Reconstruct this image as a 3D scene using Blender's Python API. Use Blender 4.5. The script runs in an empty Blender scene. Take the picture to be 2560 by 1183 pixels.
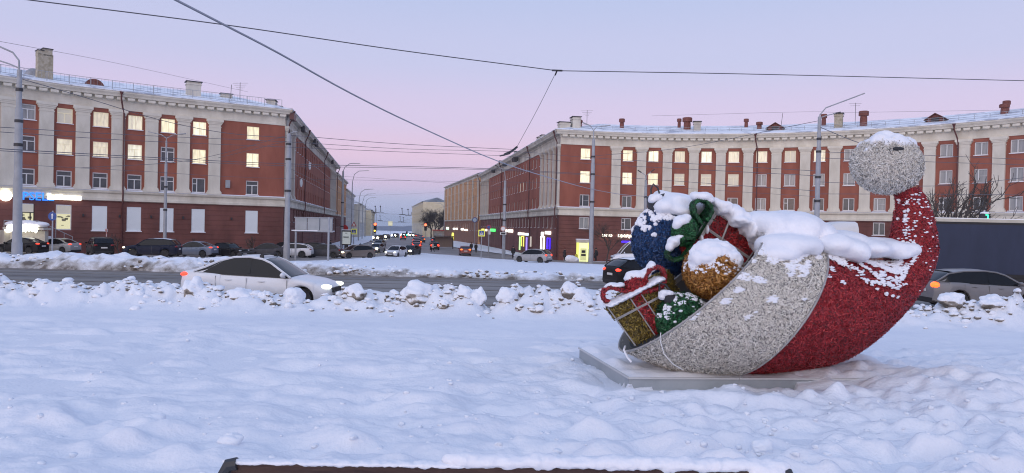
import bpy, bmesh, math, random
import numpy as np
from mathutils import Vector, Matrix, Euler
random.seed(7); rng = np.random.default_rng(7)
scene = bpy.context.scene
COL = scene.collection

# ------------------------------------------------------------------ camera
EYE = 1.65
cam_d = bpy.data.cameras.new('camera'); cam_d.sensor_width = 36.0; cam_d.lens = 36.0*1800/2560
cam_d.clip_start = 0.1; cam_d.clip_end = 6000
cam = bpy.data.objects.new('camera', cam_d); COL.objects.link(cam)
cam.matrix_world = Matrix.Translation((0, 0, EYE)) @ Matrix.Rotation(math.radians(90-0.70), 4, 'X') @ Matrix.Rotation(math.radians(1.3), 4, 'Z')
scene.camera = cam

# ------------------------------------------------------------------ sky, glow of the set sun, exposure
def L(r, g, b):
    f = lambda c: (c/255/12.92) if c/255 <= .04045 else ((c/255+.055)/1.055)**2.4
    return (f(r), f(g), f(b), 1.0)
world = bpy.data.worlds.new('World'); scene.world = world; world.use_nodes = True
wn, wl = world.node_tree.nodes, world.node_tree.links; wn.clear()
w_out = wn.new('ShaderNodeOutputWorld'); w_tc = wn.new('ShaderNodeTexCoord'); w_sep = wn.new('ShaderNodeSeparateXYZ')
w_ramp = wn.new('ShaderNodeValToRGB'); w_bg = wn.new('ShaderNodeBackground'); w_bg2 = wn.new('ShaderNodeBackground'); w_add = wn.new('ShaderNodeAddShader')
w_sky = wn.new('ShaderNodeTexSky'); w_sky.sky_type = 'NISHITA'; w_sky.sun_disc = False
w_sky.sun_elevation = math.radians(2.0); w_sky.sun_rotation = math.radians(200); w_sky.air_density = 1.0; w_sky.dust_density = 1.5
wl.new(w_tc.outputs['Generated'], w_sep.inputs[0]); wl.new(w_sep.outputs['Z'], w_ramp.inputs['Fac'])
cr = w_ramp.color_ramp; cr.interpolation = 'EASE'
SKY = [(0.0, (156, 172, 206)), (0.03, (170, 180, 215)), (0.062, (198, 183, 217)), (0.098, (214, 188, 217)), (0.15, (204, 190, 223)),
       (0.23, (188, 190, 224)), (0.32, (177, 187, 223)), (0.6, (158, 179, 222)), (1.0, (150, 173, 220))]
while len(cr.elements) < len(SKY): cr.elements.new(0.5)
for e, (p, c) in zip(cr.elements, SKY): e.position = p; e.color = L(*c)
wl.new(w_ramp.outputs['Color'], w_bg.inputs['Color']); w_bg.inputs['Strength'].default_value = 1.03
wl.new(w_sky.outputs['Color'], w_bg2.inputs['Color']); w_bg2.inputs['Strength'].default_value = 0.035
wl.new(w_bg.outputs[0], w_add.inputs[0]); wl.new(w_bg2.outputs[0], w_add.inputs[1]); wl.new(w_add.outputs[0], w_out.inputs['Surface'])

sun_d = bpy.data.lights.new('sun', 'SUN'); sun_d.energy = 1.5; sun_d.angle = math.radians(85); sun_d.color = (1.0, 0.86, 0.74)
sun = bpy.data.objects.new('sun', sun_d); COL.objects.link(sun)
sun.rotation_euler = Vector((0.34, 0.94, -0.24)).to_track_quat('-Z', 'Y').to_euler()
scene.cycles.filter_width = 1.1
vs = scene.view_settings; vs.view_transform = 'Standard'; vs.look = 'None'; vs.exposure = 0.06; vs.gamma = 1.0; vs.use_curve_mapping = False

# ------------------------------------------------------------------ helpers
CAMR = np.array(cam.matrix_world.to_3x3())
def ray(px, py):
    return CAMR @ np.array([(px-1280)/1800., -(py-591.5)/1800., -1.0])
def P(px, py, Y):
    """world point at depth Y metres ahead that stands at this place of the photograph"""
    d = ray(px, py); d = d*(Y/d[1]); return Vector((d[0], d[1], d[2]+EYE))
GY = [-80, 0, 8, 17.5, 19.3, 20.0, 25, 39, 66, 82, 100, 120, 170, 300, 600, 4000]
GZ = [1.2, 0, -.28, -.55, -.66, -.80, -.93, -1.35, -1.75, -2.25, -2.75, -2.95, -3.05, -3.3, -6, -30]
def g(y): return np.interp(y, GY, GZ)
def G(px, py):
    d = ray(px, py)
    ys = np.geomspace(0.5, 2500, 6000); k = np.argmax(d[2]/d[1]*ys+EYE-g(ys) < 0); y = ys[k]
    return Vector((d[0]/d[1]*y, y, float(g(y))))

def hash3(ix, iy, iz, seed):
    h = (ix.astype(np.int64)*374761393 + iy.astype(np.int64)*668265263 + iz.astype(np.int64)*2147483647 + seed*974634777) & 0x7fffffff
    h = ((h ^ (h >> 13))*1274126177) & 0x7fffffff
    return ((h ^ (h >> 16)) & 0xffff)/65535.0
def vnoise(x, y, z=0.0, seed=0):
    x, y, z = np.broadcast_arrays(np.asarray(x, float), np.asarray(y, float), np.asarray(z, float))
    ix, iy, iz = np.floor(x), np.floor(y), np.floor(z); fx, fy, fz = x-ix, y-iy, z-iz
    s = lambda t: t*t*t*(t*(t*6-15)+10)
    fx, fy, fz = s(fx), s(fy), s(fz); r = 0
    for a in (0, 1):
        for b in (0, 1):
            for c in (0, 1):
                r = r + hash3(ix+a, iy+b, iz+c, seed)*(fx if a else 1-fx)*(fy if b else 1-fy)*(fz if c else 1-fz)
    return r*2-1
def fbm(x, y, z=0.0, o=4, seed=0):
    r = 0; a = 1.0; f = 1.0
    for i in range(o):
        r = r + a*vnoise(np.asarray(x)*f, np.asarray(y)*f, np.asarray(z)*f, seed+i*17); a *= .5; f *= 2.03
    return r

# materials ----------------------------------------------------------
MATS = {}
def mat(name, c1, c2=None, scale=6.0, rough=0.7, metal=0.0, bump=0.0, bscale=None, emit=None, estr=0.0, spec=0.5, detail=5.0, stretch=None, contrast=(0.35, 0.65), coat=0.0, sss=0.0):
    if name in MATS: return MATS[name]
    m = bpy.data.materials.new(name); m.use_nodes = True; n, l = m.node_tree.nodes, m.node_tree.links
    b = n['Principled BSDF']
    b.inputs['Base Color'].default_value = (*c1, 1); b.inputs['Roughness'].default_value = rough; b.inputs['Metallic'].default_value = metal
    b.inputs['Specular IOR Level'].default_value = spec
    if coat: b.inputs['Coat Weight'].default_value = coat; b.inputs['Coat Roughness'].default_value = .06
    if sss:
        b.inputs['Subsurface Weight'].default_value = sss; b.inputs['Subsurface Radius'].default_value = (.03, .04, .05); b.inputs['Subsurface Scale'].default_value = 1.0
    if c2 is not None or bump:
        tc = n.new('ShaderNodeTexCoord'); mp = n.new('ShaderNodeMapping'); l.new(tc.outputs['Object'], mp.inputs[0])
        if stretch: mp.inputs['Scale'].default_value = stretch
    if c2 is not None:
        t = n.new('ShaderNodeTexNoise'); t.inputs['Scale'].default_value = scale; t.inputs['Detail'].default_value = detail; t.inputs['Roughness'].default_value = .6
        l.new(mp.outputs[0], t.inputs['Vector'])
        r = n.new('ShaderNodeValToRGB'); r.color_ramp.elements[0].position, r.color_ramp.elements[1].position = contrast
        r.color_ramp.elements[0].color = (*c1, 1); r.color_ramp.elements[1].color = (*c2, 1)
        l.new(t.outputs['Fac'], r.inputs[0]); l.new(r.outputs[0], b.inputs['Base Color'])
    if bump:
        t2 = n.new('ShaderNodeTexNoise'); t2.inputs['Scale'].default_value = bscale or scale*4; t2.inputs['Detail'].default_value = 6
        l.new(mp.outputs[0], t2.inputs['Vector'])
        bp = n.new('ShaderNodeBump'); bp.inputs['Strength'].default_value = bump; bp.inputs['Distance'].default_value = .05
        l.new(t2.outputs['Fac'], bp.inputs['Height']); l.new(bp.outputs[0], b.inputs['Normal'])
    if emit is not None:
        b.inputs['Emission Color'].default_value = (*emit, 1); b.inputs['Emission Strength'].default_value = estr
    MATS[name] = m; return m

M_SNOW = mat('snow', (.77, .80, .86), (.84, .86, .90), scale=1.3, rough=.65, bump=.28, bscale=24, spec=.3)
M_SNOWCAP = mat('snow_cap', (.83, .85, .90), (.89, .90, .93), scale=5, rough=.65, bump=.2, bscale=40, spec=.3)
M_GREYSNOW = mat('slush_snow', (.30, .28, .26), (.72, .73, .75), scale=2.2, rough=.75, bump=.5, bscale=12, contrast=(.3, .6))
M_ASPH = mat('asphalt', (.135, .125, .12), (.26, .24, .22), scale=.6, rough=.62, bump=.2, bscale=30, stretch=(.12, 1, 1), detail=8)
M_SLUSH = mat('brown_slush', (.13, .105, .085), (.27, .23, .20), scale=2.0, rough=.75, bump=.6, bscale=9)
M_ROAD2 = mat('packed_slush_road', (.16, .14, .125), (.33, .30, .285), scale=.25, rough=.6, bump=.2, bscale=10, detail=8)
M_RED = mat('red_brick_paint', (.25, .080, .052), (.345, .118, .076), scale=.55, rough=.85, bump=.12, bscale=14, stretch=(1, 1, .35), detail=9)
M_BROWN = mat('dark_brick_paint', (.125, .048, .040), (.20, .078, .064), scale=.5, detail=9, stretch=(1, 1, .5), rough=.85, bump=.15, bscale=10)
M_CREAM = mat('cream_plaster', (.58, .54, .45), (.76, .72, .62), scale=.6, detail=9, stretch=(1, 1, .4), rough=.85, bump=.1, bscale=12)
M_CREAM2 = mat('worn_cream_plaster', (.44, .41, .36), (.68, .65, .57), scale=.5, detail=9, stretch=(1, 1, .4), rough=.85, bump=.15, bscale=9)
M_ORANGE = mat('ochre_plaster', (.50, .27, .13), (.60, .34, .18), scale=.5, rough=.85)
M_GREYW = mat('grey_plaster', (.42, .42, .42), (.52, .51, .50), scale=.5, rough=.85)
M_YELW = mat('pale_yellow_plaster', (.58, .50, .33), (.66, .58, .42), scale=.5, rough=.85)
M_PINKW = mat('pale_pink_plaster', (.50, .40, .36), (.58, .48, .43), scale=.5, rough=.85)
M_FRAME = mat('white_frame', (.74, .74, .72), rough=.5)
M_GLASS = mat('dark_glass', (.05, .055, .06), (.11, .115, .12), scale=.8, rough=.08, spec=.6)
M_GLASS2 = mat('curtained_glass', (.26, .27, .27), (.38, .38, .37), scale=1.2, rough=.15, stretch=(4, 4, .4))
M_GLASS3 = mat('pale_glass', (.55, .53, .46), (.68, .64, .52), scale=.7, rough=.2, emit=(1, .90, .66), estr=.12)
M_SKYGLOW = mat('sky_glow_pane', (.5, .48, .4), rough=.3, emit=(1.0, .90, .58), estr=.95)  # emission painted in for the twilight sky mirrored by the glass
M_SKYGLOW2 = mat('sky_glow_pane_pale', (.5, .48, .4), rough=.3, emit=(1.0, .90, .64), estr=.75)  # weaker painted glow for the same mirrored sky
M_FRAMEL = mat('sky_glow_frame', (.70, .66, .52), rough=.5, emit=(1, .88, .55), estr=.22)  # faint glow painted into the frames to go with the mirrored sky
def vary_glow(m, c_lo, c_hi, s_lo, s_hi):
    """pane glow painted in for mirrored twilight sky: tone and strength differ from pane to pane, curtains break it up"""
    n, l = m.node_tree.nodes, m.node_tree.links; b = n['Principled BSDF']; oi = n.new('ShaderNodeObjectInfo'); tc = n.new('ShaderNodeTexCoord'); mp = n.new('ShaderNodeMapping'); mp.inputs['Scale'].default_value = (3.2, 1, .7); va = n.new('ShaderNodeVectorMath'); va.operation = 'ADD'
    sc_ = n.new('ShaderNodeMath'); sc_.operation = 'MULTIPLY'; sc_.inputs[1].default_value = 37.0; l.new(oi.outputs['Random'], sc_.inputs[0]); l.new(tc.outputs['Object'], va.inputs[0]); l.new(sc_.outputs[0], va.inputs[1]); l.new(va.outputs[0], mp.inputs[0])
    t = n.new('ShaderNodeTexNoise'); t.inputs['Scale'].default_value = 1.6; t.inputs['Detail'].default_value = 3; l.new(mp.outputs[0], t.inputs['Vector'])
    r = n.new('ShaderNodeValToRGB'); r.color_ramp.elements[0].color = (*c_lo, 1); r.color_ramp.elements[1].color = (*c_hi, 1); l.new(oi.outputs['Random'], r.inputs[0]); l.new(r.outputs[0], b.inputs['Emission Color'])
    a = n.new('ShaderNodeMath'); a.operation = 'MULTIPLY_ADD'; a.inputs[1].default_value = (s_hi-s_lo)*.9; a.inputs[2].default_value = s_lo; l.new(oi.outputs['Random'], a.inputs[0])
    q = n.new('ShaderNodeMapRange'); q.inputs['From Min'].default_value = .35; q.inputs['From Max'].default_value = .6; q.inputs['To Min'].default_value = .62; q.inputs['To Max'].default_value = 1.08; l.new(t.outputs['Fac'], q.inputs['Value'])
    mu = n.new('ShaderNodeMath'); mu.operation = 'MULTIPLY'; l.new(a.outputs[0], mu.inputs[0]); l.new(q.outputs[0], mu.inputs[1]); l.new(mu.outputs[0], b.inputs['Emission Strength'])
vary_glow(M_SKYGLOW, (1.0, .86, .50), (1.0, .93, .68), .72, 1.05); vary_glow(M_SKYGLOW2, (1.0, .84, .58), (.98, .94, .76), .42, .85)
M_PANEL = mat('white_shutter', (.74, .80, .82), (.80, .85, .87), scale=.5, rough=.5)
M_ROOFM = mat('metal_roof', (.24, .25, .28), (.36, .37, .40), scale=2, rough=.5)
M_ROOFSNOW = mat('roof_snow', (.42, .45, .52), (.86, .89, .94), scale=.55, rough=.7, contrast=(.36, .50), detail=7, bump=.2, bscale=3)
M_PIPE = mat('brown_pipe', (.10, .030, .028), rough=.5)
M_VENT = mat('red_vent', (.15, .048, .036), (.21, .07, .052), scale=3, rough=.7)
M_STONE = mat('old_brick_chimney', (.30, .26, .18), (.48, .43, .34), scale=2.5, rough=.9, bump=.5, bscale=6)
M_STEEL = mat('grey_steel', (.30, .315, .34), (.37, .385, .41), scale=2, rough=.55)
M_DARKM = mat('dark_metal', (.035, .035, .04), rough=.5)
M_WIRE = mat('wire', (.11, .11, .13), rough=.5)
M_CABLE = mat('pale_cable', (.36, .37, .42), rough=.5)
M_BARK = mat('bark', (.045, .037, .032), (.09, .075, .065), scale=9, rough=.9)
M_RUBBER = mat('rubber', (.018, .018, .019), (.05, .048, .046), scale=5, rough=.85)
M_RIM = mat('alloy', (.40, .40, .42), rough=.35, metal=.7)
M_CARGLASS = mat('car_glass', (.010, .011, .014), rough=.1, spec=.28)
M_TRIM = mat('black_trim', (.02, .02, .022), rough=.55)
M_HEAD = mat('headlight_on', (.9, .88, .8), rough=.2, emit=(1.0, .84, .50), estr=9)
M_HEADW = mat('headlight_white_on', (.9, .9, .9), rough=.2, emit=(.96, 1.0, .82), estr=2.2)
M_HEADX = mat('headlight_glare', (.9, .88, .8), rough=.2, emit=(1.0, .88, .58), estr=22)
M_HEADOFF = mat('headlight_off', (.45, .46, .48), rough=.12)
M_TAIL = mat('tail_on', (.5, .02, .01), rough=.2, emit=(1.0, .06, .03), estr=2.2)
M_TAILB = mat('brake_on', (.5, .1, .02), rough=.2, emit=(1.0, .16, .02), estr=2.6)
M_TAILOFF = mat('tail_off', (.22, .012, .014), rough=.15)
M_PLATE = mat('number_plate', (.7, .7, .69), rough=.5)
M_PLATEM = mat('pedestal_metal', (.30, .33, .35), (.40, .43, .45), scale=2, rough=.5)

# mesh helpers --------------------------------------------------------
class MB:
    def __init__(s): s.v = []; s.f = []; s.m = []
    def add(s, vs, fs, mi=0):
        o = len(s.v); s.v += [tuple(v) for v in vs]; s.f += [tuple(i+o for i in f) for f in fs]; s.m += [mi]*len(fs)
    def box(s, c, d, mi=0, rot=None):
        x, y, z = d[0]/2, d[1]/2, d[2]/2
        vs = [Vector((sx*x, sy*y, sz*z)) for sx in (-1, 1) for sy in (-1, 1) for sz in (-1, 1)]
        if rot is not None: vs = [rot @ v for v in vs]
        s.add([v+Vector(c) for v in vs], [(0, 1, 3, 2), (4, 6, 7, 5), (0, 4, 5, 1), (2, 3, 7, 6), (0, 2, 6, 4), (1, 5, 7, 3)], mi)
    def bbox(s, lo, hi, mi=0):
        s.box([(a+b)/2 for a, b in zip(lo, hi)], [b-a for a, b in zip(lo, hi)], mi)
    def tube(s, pts, r, n=8, mi=0, cap=True):
        pts = [Vector(p) for p in pts]; rs = r if hasattr(r, '__len__') else [r]*len(pts)
        prev = None; o = len(s.v); vs = []; fs = []
        for i, p in enumerate(pts):
            t = (pts[min(i+1, len(pts)-1)]-pts[max(i-1, 0)]).normalized()
            if prev is None: u = t.orthogonal().normalized()
            else:
                u = prev - t*prev.dot(t); u = u.normalized() if u.length > 1e-6 else t.orthogonal().normalized()
            prev = u; w = t.cross(u)
            for k in range(n):
                a = 2*math.pi*k/n; vs.append(p+(u*math.cos(a)+w*math.sin(a))*rs[i])
        for i in range(len(pts)-1):
            for k in range(n):
                fs.append((i*n+k, i*n+(k+1) % n, (i+1)*n+(k+1) % n, (i+1)*n+k))
        if cap: fs.append(tuple(range(n))[::-1]); fs.append(tuple(range((len(pts)-1)*n, len(pts)*n)))
        s.add(vs, fs, mi)
    def lathe(s, prof, c=(0, 0, 0), axis='Z', n=20, mi=0):
        vs = []; fs = []
        for r, h in prof:
            for k in range(n):
                a = 2*math.pi*k/n; q = (r*math.cos(a), r*math.sin(a), h)
                if axis == 'Y': q = (q[0], q[2], q[1])
                if axis == 'X': q = (q[2], q[0], q[1])
                vs.append((q[0]+c[0], q[1]+c[1], q[2]+c[2]))
        for i in range(len(prof)-1):
            for k in range(n): fs.append((i*n+k, i*n+(k+1) % n, (i+1)*n+(k+1) % n, (i+1)*n+k))
        fs.append(tuple(range(n))[::-1]); fs.append(tuple(range((len(prof)-1)*n, len(prof)*n)))
        s.add(vs, fs, mi)
    def ell(s, c, r, nu=14, nv=9, mi=0, rot=None):
        vs = []; fs = []
        for j in range(nv+1):
            t = math.pi*j/nv
            for i in range(nu):
                a = 2*math.pi*i/nu; q = Vector((r[0]*math.sin(t)*math.cos(a), r[1]*math.sin(t)*math.sin(a), r[2]*math.cos(t)))
                if rot is not None: q = rot @ q
                vs.append(q+Vector(c))
        for j in range(nv):
            for i in range(nu): fs.append((j*nu+i, (j+1)*nu+i, (j+1)*nu+(i+1) % nu, j*nu+(i+1) % nu))
        s.add(vs, fs, mi)
    def prism(s, poly, y0, y1, mi=0):
        """polygon in x,z extruded along y"""
        n = len(poly); vs = [(x, y0, z) for x, z in poly]+[(x, y1, z) for x, z in poly]
        s.add(vs, [tuple(range(n)), tuple(range(n, 2*n))[::-1]]+[(i, n+i, n+(i+1) % n, (i+1) % n) for i in range(n)], mi)
    def mesh(s, name, mats, smooth=False, clean=True):
        me = bpy.data.meshes.new(name); me.from_pydata([tuple(v) for v in s.v], [], s.f)
        for m in (mats if isinstance(mats, (list, tuple)) else [mats]): me.materials.append(m)
        if len(set(s.m)) > 1: me.polygons.foreach_set('material_index', s.m)
        if smooth:
            bm = bmesh.new(); bm.from_mesh(me); bmesh.ops.remove_doubles(bm, verts=bm.verts, dist=1e-5)
            bmesh.ops.recalc_face_normals(bm, faces=bm.faces); bm.to_mesh(me); bm.free()
            me.polygons.foreach_set('use_smooth', [True]*len(me.polygons)); me.set_sharp_from_angle(angle=math.radians(smooth if smooth is not True else 40))
        elif clean:
            bm = bmesh.new(); bm.from_mesh(me); bmesh.ops.recalc_face_normals(bm, faces=bm.faces); bm.to_mesh(me); bm.free()
        me.update(); return me
    def build(s, name, mats, parent=None, smooth=False):
        return link(name, s.mesh(name, mats, smooth), parent)
def link(name, me, parent=None, loc=None, rotz=None):
    o = bpy.data.objects.new(name, me); COL.objects.link(o)
    if parent is not None: o.parent = parent
    if loc is not None: o.location = loc
    if rotz is not None: o.rotation_euler = (0, 0, rotz)
    return o
def empty(name, loc=(0, 0, 0), rotz=0.0, rot=None):
    o = bpy.data.objects.new(name, None); COL.objects.link(o); o.location = loc; o.rotation_euler = rot if rot is not None else (0, 0, rotz)
    o.empty_display_size = .2; return o
def tag(o, label, cat, group=None):
    o['label'] = label; o['category'] = cat
    if group: o['group'] = group
    return o
def struct(o, kind='structure', label=None):
    o['kind'] = kind
    if label: o['label'] = label
    return o
def np_mesh(name, V, Fq, mats, mi=None, smooth=True):
    """V (n,3), Fq (m,4) or (m,3) arrays"""
    V = np.ascontiguousarray(V, np.float32); Fq = np.ascontiguousarray(Fq, np.int32); k = Fq.shape[1]
    me = bpy.data.meshes.new(name); me.vertices.add(len(V)); me.vertices.foreach_set('co', V.ravel())
    me.loops.add(Fq.size); me.loops.foreach_set('vertex_index', Fq.ravel())
    me.polygons.add(len(Fq)); me.polygons.foreach_set('loop_start', np.arange(0, Fq.size, k, dtype=np.int32))
    for m in (mats if isinstance(mats, (list, tuple)) else [mats]): me.materials.append(m)
    if mi is not None: me.polygons.foreach_set('material_index', np.asarray(mi, np.int32))
    me.polygons.foreach_set('use_smooth', np.full(len(Fq), bool(smooth)))
    me.update(calc_edges=True); me.validate(); return me
def grid_faces(nu, nv):
    i = np.arange(nu-1)[:, None]*nv+np.arange(nv-1)[None, :]
    return np.stack([i, i+1, i+nv+1, i+nv], -1).reshape(-1, 4)
def text_mesh(name, txt, size, depth, m):
    c = bpy.data.curves.new(name, 'FONT'); c.body = txt; c.size = size; c.extrude = depth; c.resolution_u = 2; c.align_x = 'LEFT'
    o = bpy.data.objects.new('tmp_text', c); COL.objects.link(o)
    dg = bpy.context.evaluated_depsgraph_get(); me = bpy.data.meshes.new_from_object(o.evaluated_get(dg))
    bpy.data.objects.remove(o); bpy.data.curves.remove(c); me.name = name; me.materials.clear(); me.materials.append(m); return me
def blob_mesh(name, ells, voxel, m, noise=0.0, nscale=8.0, smooth=6):
    """ellipsoids [(centre, radii)] merged into one smooth lump of snow"""
    b = MB()
    for c, r in ells: b.ell(c, r, 20, 12)
    me0 = b.mesh('tmp_blob', m); o = bpy.data.objects.new('tmp_blob', me0); COL.objects.link(o)
    md = o.modifiers.new('r', 'REMESH'); md.mode = 'VOXEL'; md.voxel_size = voxel
    sm = o.modifiers.new('s', 'SMOOTH'); sm.iterations = smooth; sm.factor = .5
    dg = bpy.context.evaluated_depsgraph_get(); me = bpy.data.meshes.new_from_object(o.evaluated_get(dg))
    bpy.data.objects.remove(o); bpy.data.meshes.remove(me0); me.name = name
    n = len(me.vertices); co = np.empty(n*3, np.float32); me.vertices.foreach_get('co', co); co = co.reshape(-1, 3)
    if noise:
        no = np.empty(n*3, np.float32); me.vertices.foreach_get('normal', no); no = no.reshape(-1, 3)
        d = fbm(co[:, 0]*nscale, co[:, 1]*nscale, co[:, 2]*nscale, 3, 3)*noise
        co = co+no*d[:, None]; me.vertices.foreach_set('co', co.astype(np.float32).ravel())
    me.materials.clear(); me.materials.append(m); me.polygons.foreach_set('use_smooth', np.full(len(me.polygons), True)); me.update(); return me
class Path:
    """plan curve of a facade; side=+1: outward is to the right of travel"""
    def __init__(s, pts, side):
        s.p = np.array(pts, float); s.c = np.r_[0, np.cumsum(np.hypot(*np.diff(s.p, axis=0).T))]; s.side = side; s.len = s.c[-1]
        t = np.gradient(s.p, axis=0); t[0] = s.p[1]-s.p[0]; t[-1] = s.p[-1]-s.p[-2]; s.t = t/np.linalg.norm(t, axis=1)[:, None]
    def at(s, d):
        t = np.array([np.interp(d, s.c, s.t[:, 0]), np.interp(d, s.c, s.t[:, 1])]); t /= np.linalg.norm(t)
        p = np.array([np.interp(d, s.c, s.p[:, 0]), np.interp(d, s.c, s.p[:, 1])])
        if d < 0: p = p+s.t[0]*d
        if d > s.len: p = p+s.t[-1]*(d-s.len)
        n = np.array([t[1], -t[0]])*s.side
        return p, t, n
    def w(s, d, out, z):
        p, t, n = s.at(d); q = p+n*out; return Vector((q[0], q[1], z))
    def ang(s, d):
        """rotation about z that takes local x to the tangent with local -y outward"""
        p, t, n = s.at(d); return math.atan2(n[0], -n[1])
def sweep(path, s0, s1, prof, step=1.2, m0=1.0, m1=0.0, closed=False, mb=None, mi=0):
    """profile [(out, z)] swept along path; ends mitred by m0/m1 times the offset"""
    mb = mb or MB(); k = max(2, int((s1-s0)/step)+1); vs = []; n = len(prof)
    for i in range(k):
        f = i/(k-1)
        for (o, z) in prof:
            a = s0-o*m0; b = s1+o*m1; vs.append(path.w(a+(b-a)*f, o, z))
    fs = []; e = n if closed else n-1
    for i in range(k-1):
        for j in range(e): fs.append((i*n+j, (i+1)*n+j, (i+1)*n+(j+1) % n, i*n+(j+1) % n))
    if closed: fs += [tuple(range(n)), tuple(range((k-1)*n, k*n))[::-1]]
    mb.add(vs, fs, mi); return mb
# ------------------------------------------------------------------ terrain, roads
def dirt_mat(name, stops, nscale, amp, bumpd):
    """snow with dirt laid on by the mesh attribute 'dirt', broken up by noise"""
    m = bpy.data.materials.new(name); m.use_nodes = True; n, l = m.node_tree.nodes, m.node_tree.links; b = n['Principled BSDF']; b.inputs['Roughness'].default_value = .75
    at = n.new('ShaderNodeAttribute'); at.attribute_name = 'dirt'; tx = n.new('ShaderNodeTexNoise'); tx.inputs['Scale'].default_value = nscale; tx.inputs['Detail'].default_value = 8; tx.inputs['Roughness'].default_value = .7
    tc = n.new('ShaderNodeTexCoord'); l.new(tc.outputs['Object'], tx.inputs['Vector']); mm = n.new('ShaderNodeMath'); mm.operation = 'MULTIPLY_ADD'; mm.inputs[1].default_value = amp; mm.inputs[2].default_value = -amp/2; l.new(tx.outputs['Fac'], mm.inputs[0])
    ad = n.new('ShaderNodeMath'); ad.operation = 'ADD'; l.new(at.outputs['Fac'], ad.inputs[0]); l.new(mm.outputs[0], ad.inputs[1]); rp = n.new('ShaderNodeValToRGB'); e = rp.color_ramp.elements
    while len(e) < len(stops): e.new(.5)
    for q, (p, c) in zip(e, stops): q.position = p; q.color = (*c, 1)
    l.new(ad.outputs[0], rp.inputs[0]); l.new(rp.outputs[0], b.inputs['Base Color']); bp = n.new('ShaderNodeBump'); bp.inputs['Strength'].default_value = .5; bp.inputs['Distance'].default_value = bumpd; l.new(tx.outputs['Fac'], bp.inputs['Height']); l.new(bp.outputs[0], b.inputs['Normal']); return m
def set_dirt(me, v): me.attributes.new('dirt', 'FLOAT', 'POINT').data.foreach_set('value', np.asarray(v, np.float32).ravel())
M_ISLE = dirt_mat('ploughed_snow', [(.12, (.83, .86, .92)), (.42, (.66, .66, .68)), (.72, (.40, .38, .36)), (1.0, (.15, .125, .105))], 2.6, 1.5, .15)
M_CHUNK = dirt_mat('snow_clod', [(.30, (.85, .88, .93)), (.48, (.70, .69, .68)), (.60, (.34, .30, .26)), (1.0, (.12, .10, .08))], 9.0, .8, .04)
def ysamples(y0, y1, step):
    k = [y for y in GY if y0 < y < y1]; return np.array(sorted(set(list(np.arange(y0, y1, step))+[y1]+k)))
def strip_sheet(name, y0, y1, xl, xr, dz, m, nx=2, step=2.0):
    ys = ysamples(y0, y1, step); V = []
    for y in ys:
        a, b = xl(y), xr(y)
        for i in range(nx): V.append((a+(b-a)*i/(nx-1), y, g(y)+dz))
    return link(name, np_mesh(name, np.array(V), grid_faces(len(ys), nx), m, smooth=False))
gys = np.array([-80, -20, 0, 8, 17.5, 19.3, 20, 25, 39, 66, 82, 100, 120, 170, 300, 600, 1200, 4000.])
V = np.array([(x, y, g(y)-.03) for y in gys for x in (-2500, -600, -150, 0, 150, 600, 2500)])
ground = struct(link('ground', np_mesh('ground', V, grid_faces(len(gys), 7), M_SNOW, smooth=False)))
struct(strip_sheet('near_road', 18.9, 43.5, lambda y: -170, lambda y: 170, .006, M_ASPH))
struct(strip_sheet('slush_verge', 40.3, 44, lambda y: -170, lambda y: 170, .012, M_SLUSH))
struct(strip_sheet('far_road', 44, 420, lambda y: -95 if y < 86 else -28.4-.17*(y-88), lambda y: 75 if y < 96 else 7-.17*(y-100), .004, M_ROAD2))
# tyre tracks pressed into the slush of the near road: slightly proud brown ridges
for (yy, w) in ((23.2, .5), (27.5, .35), (31.2, .45), (35.0, .4), (38.2, .7)):
    struct(strip_sheet('slush_ridge', yy, yy+w, lambda y: -170, lambda y: 170, .016, M_SLUSH, step=.5))

# snow field from the camera to the near road, with the ploughed bank at its far edge
def bank_h(x, y):
    c = 18.15+.25*vnoise(x*.35, 0, 0, 5); w = np.where(y < c, .80, .55)
    env = np.exp(-((y-c)/w)**2)
    h = .37+.12*vnoise(x*.55, 0, 0, 9)+.13*vnoise(x*1.3, y*.9, 0, 10)+.22*np.abs(vnoise(x*2.6, y*2.6, 0, 11))+.08*vnoise(x*6, y*6, 0, 12)
    h = np.clip(h, .02, 1)
    gap = (1-.85*np.exp(-((x-(-.55))/.28)**2))*(1-.28*np.exp(-((x+6.2)/2.0)**4))
    return env*h*1.22*gap
def field(x, y):
    z = np.interp(y, GY, GZ)
    m = 1/(1+np.exp(-(14.2+1.2*vnoise(x*.15, 3, 0, 21)-y)*1.5))       # untouched strip before the bank
    right = 1/(1+np.exp(-(x-.8)*1.6))
    z = z+.05*vnoise(x*.22, y*.3, 0, 1)+.03*m*vnoise(x*.6, y*.9, 0, 2)
    b = np.abs(vnoise(x*1.1+.4*y, y*1.9, 0, 3))
    z = z+m*(.060*vnoise(x*1.3, y*2.1, 0, 4)+.055*(b-.3))
    z = z+m*(.03+.045*right)*fbm(x*2.6, y*4.2, 0, 3, 6)
    z = z+.006*fbm(x*9, y*9, 0, 2, 8)
    z = z+bank_h(x, y)
    # wind-drift at the foot of the pedestal and trampled mound to its right
    z = z+.30*np.exp(-((x-5.3)/1.2)**2-((y-9.3)/1.0)**2)+.12*np.exp(-((x-6.4)/1.5)**2-((y-8.2)/.9)**2)+.06*np.exp(-((x-4.2)/1.8)**2-((y-7.9)/.5)**2)
    return z
nu, nv = 560, 640
yy = 1.0*(19.5/1.0)**np.linspace(0, 1, nu)
uu = np.linspace(-1.15, 1.15, nv)
X = uu[None, :]*(yy[:, None]+1.5); Y = np.repeat(yy[:, None], nv, 1)
Z = field(X, Y)
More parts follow.
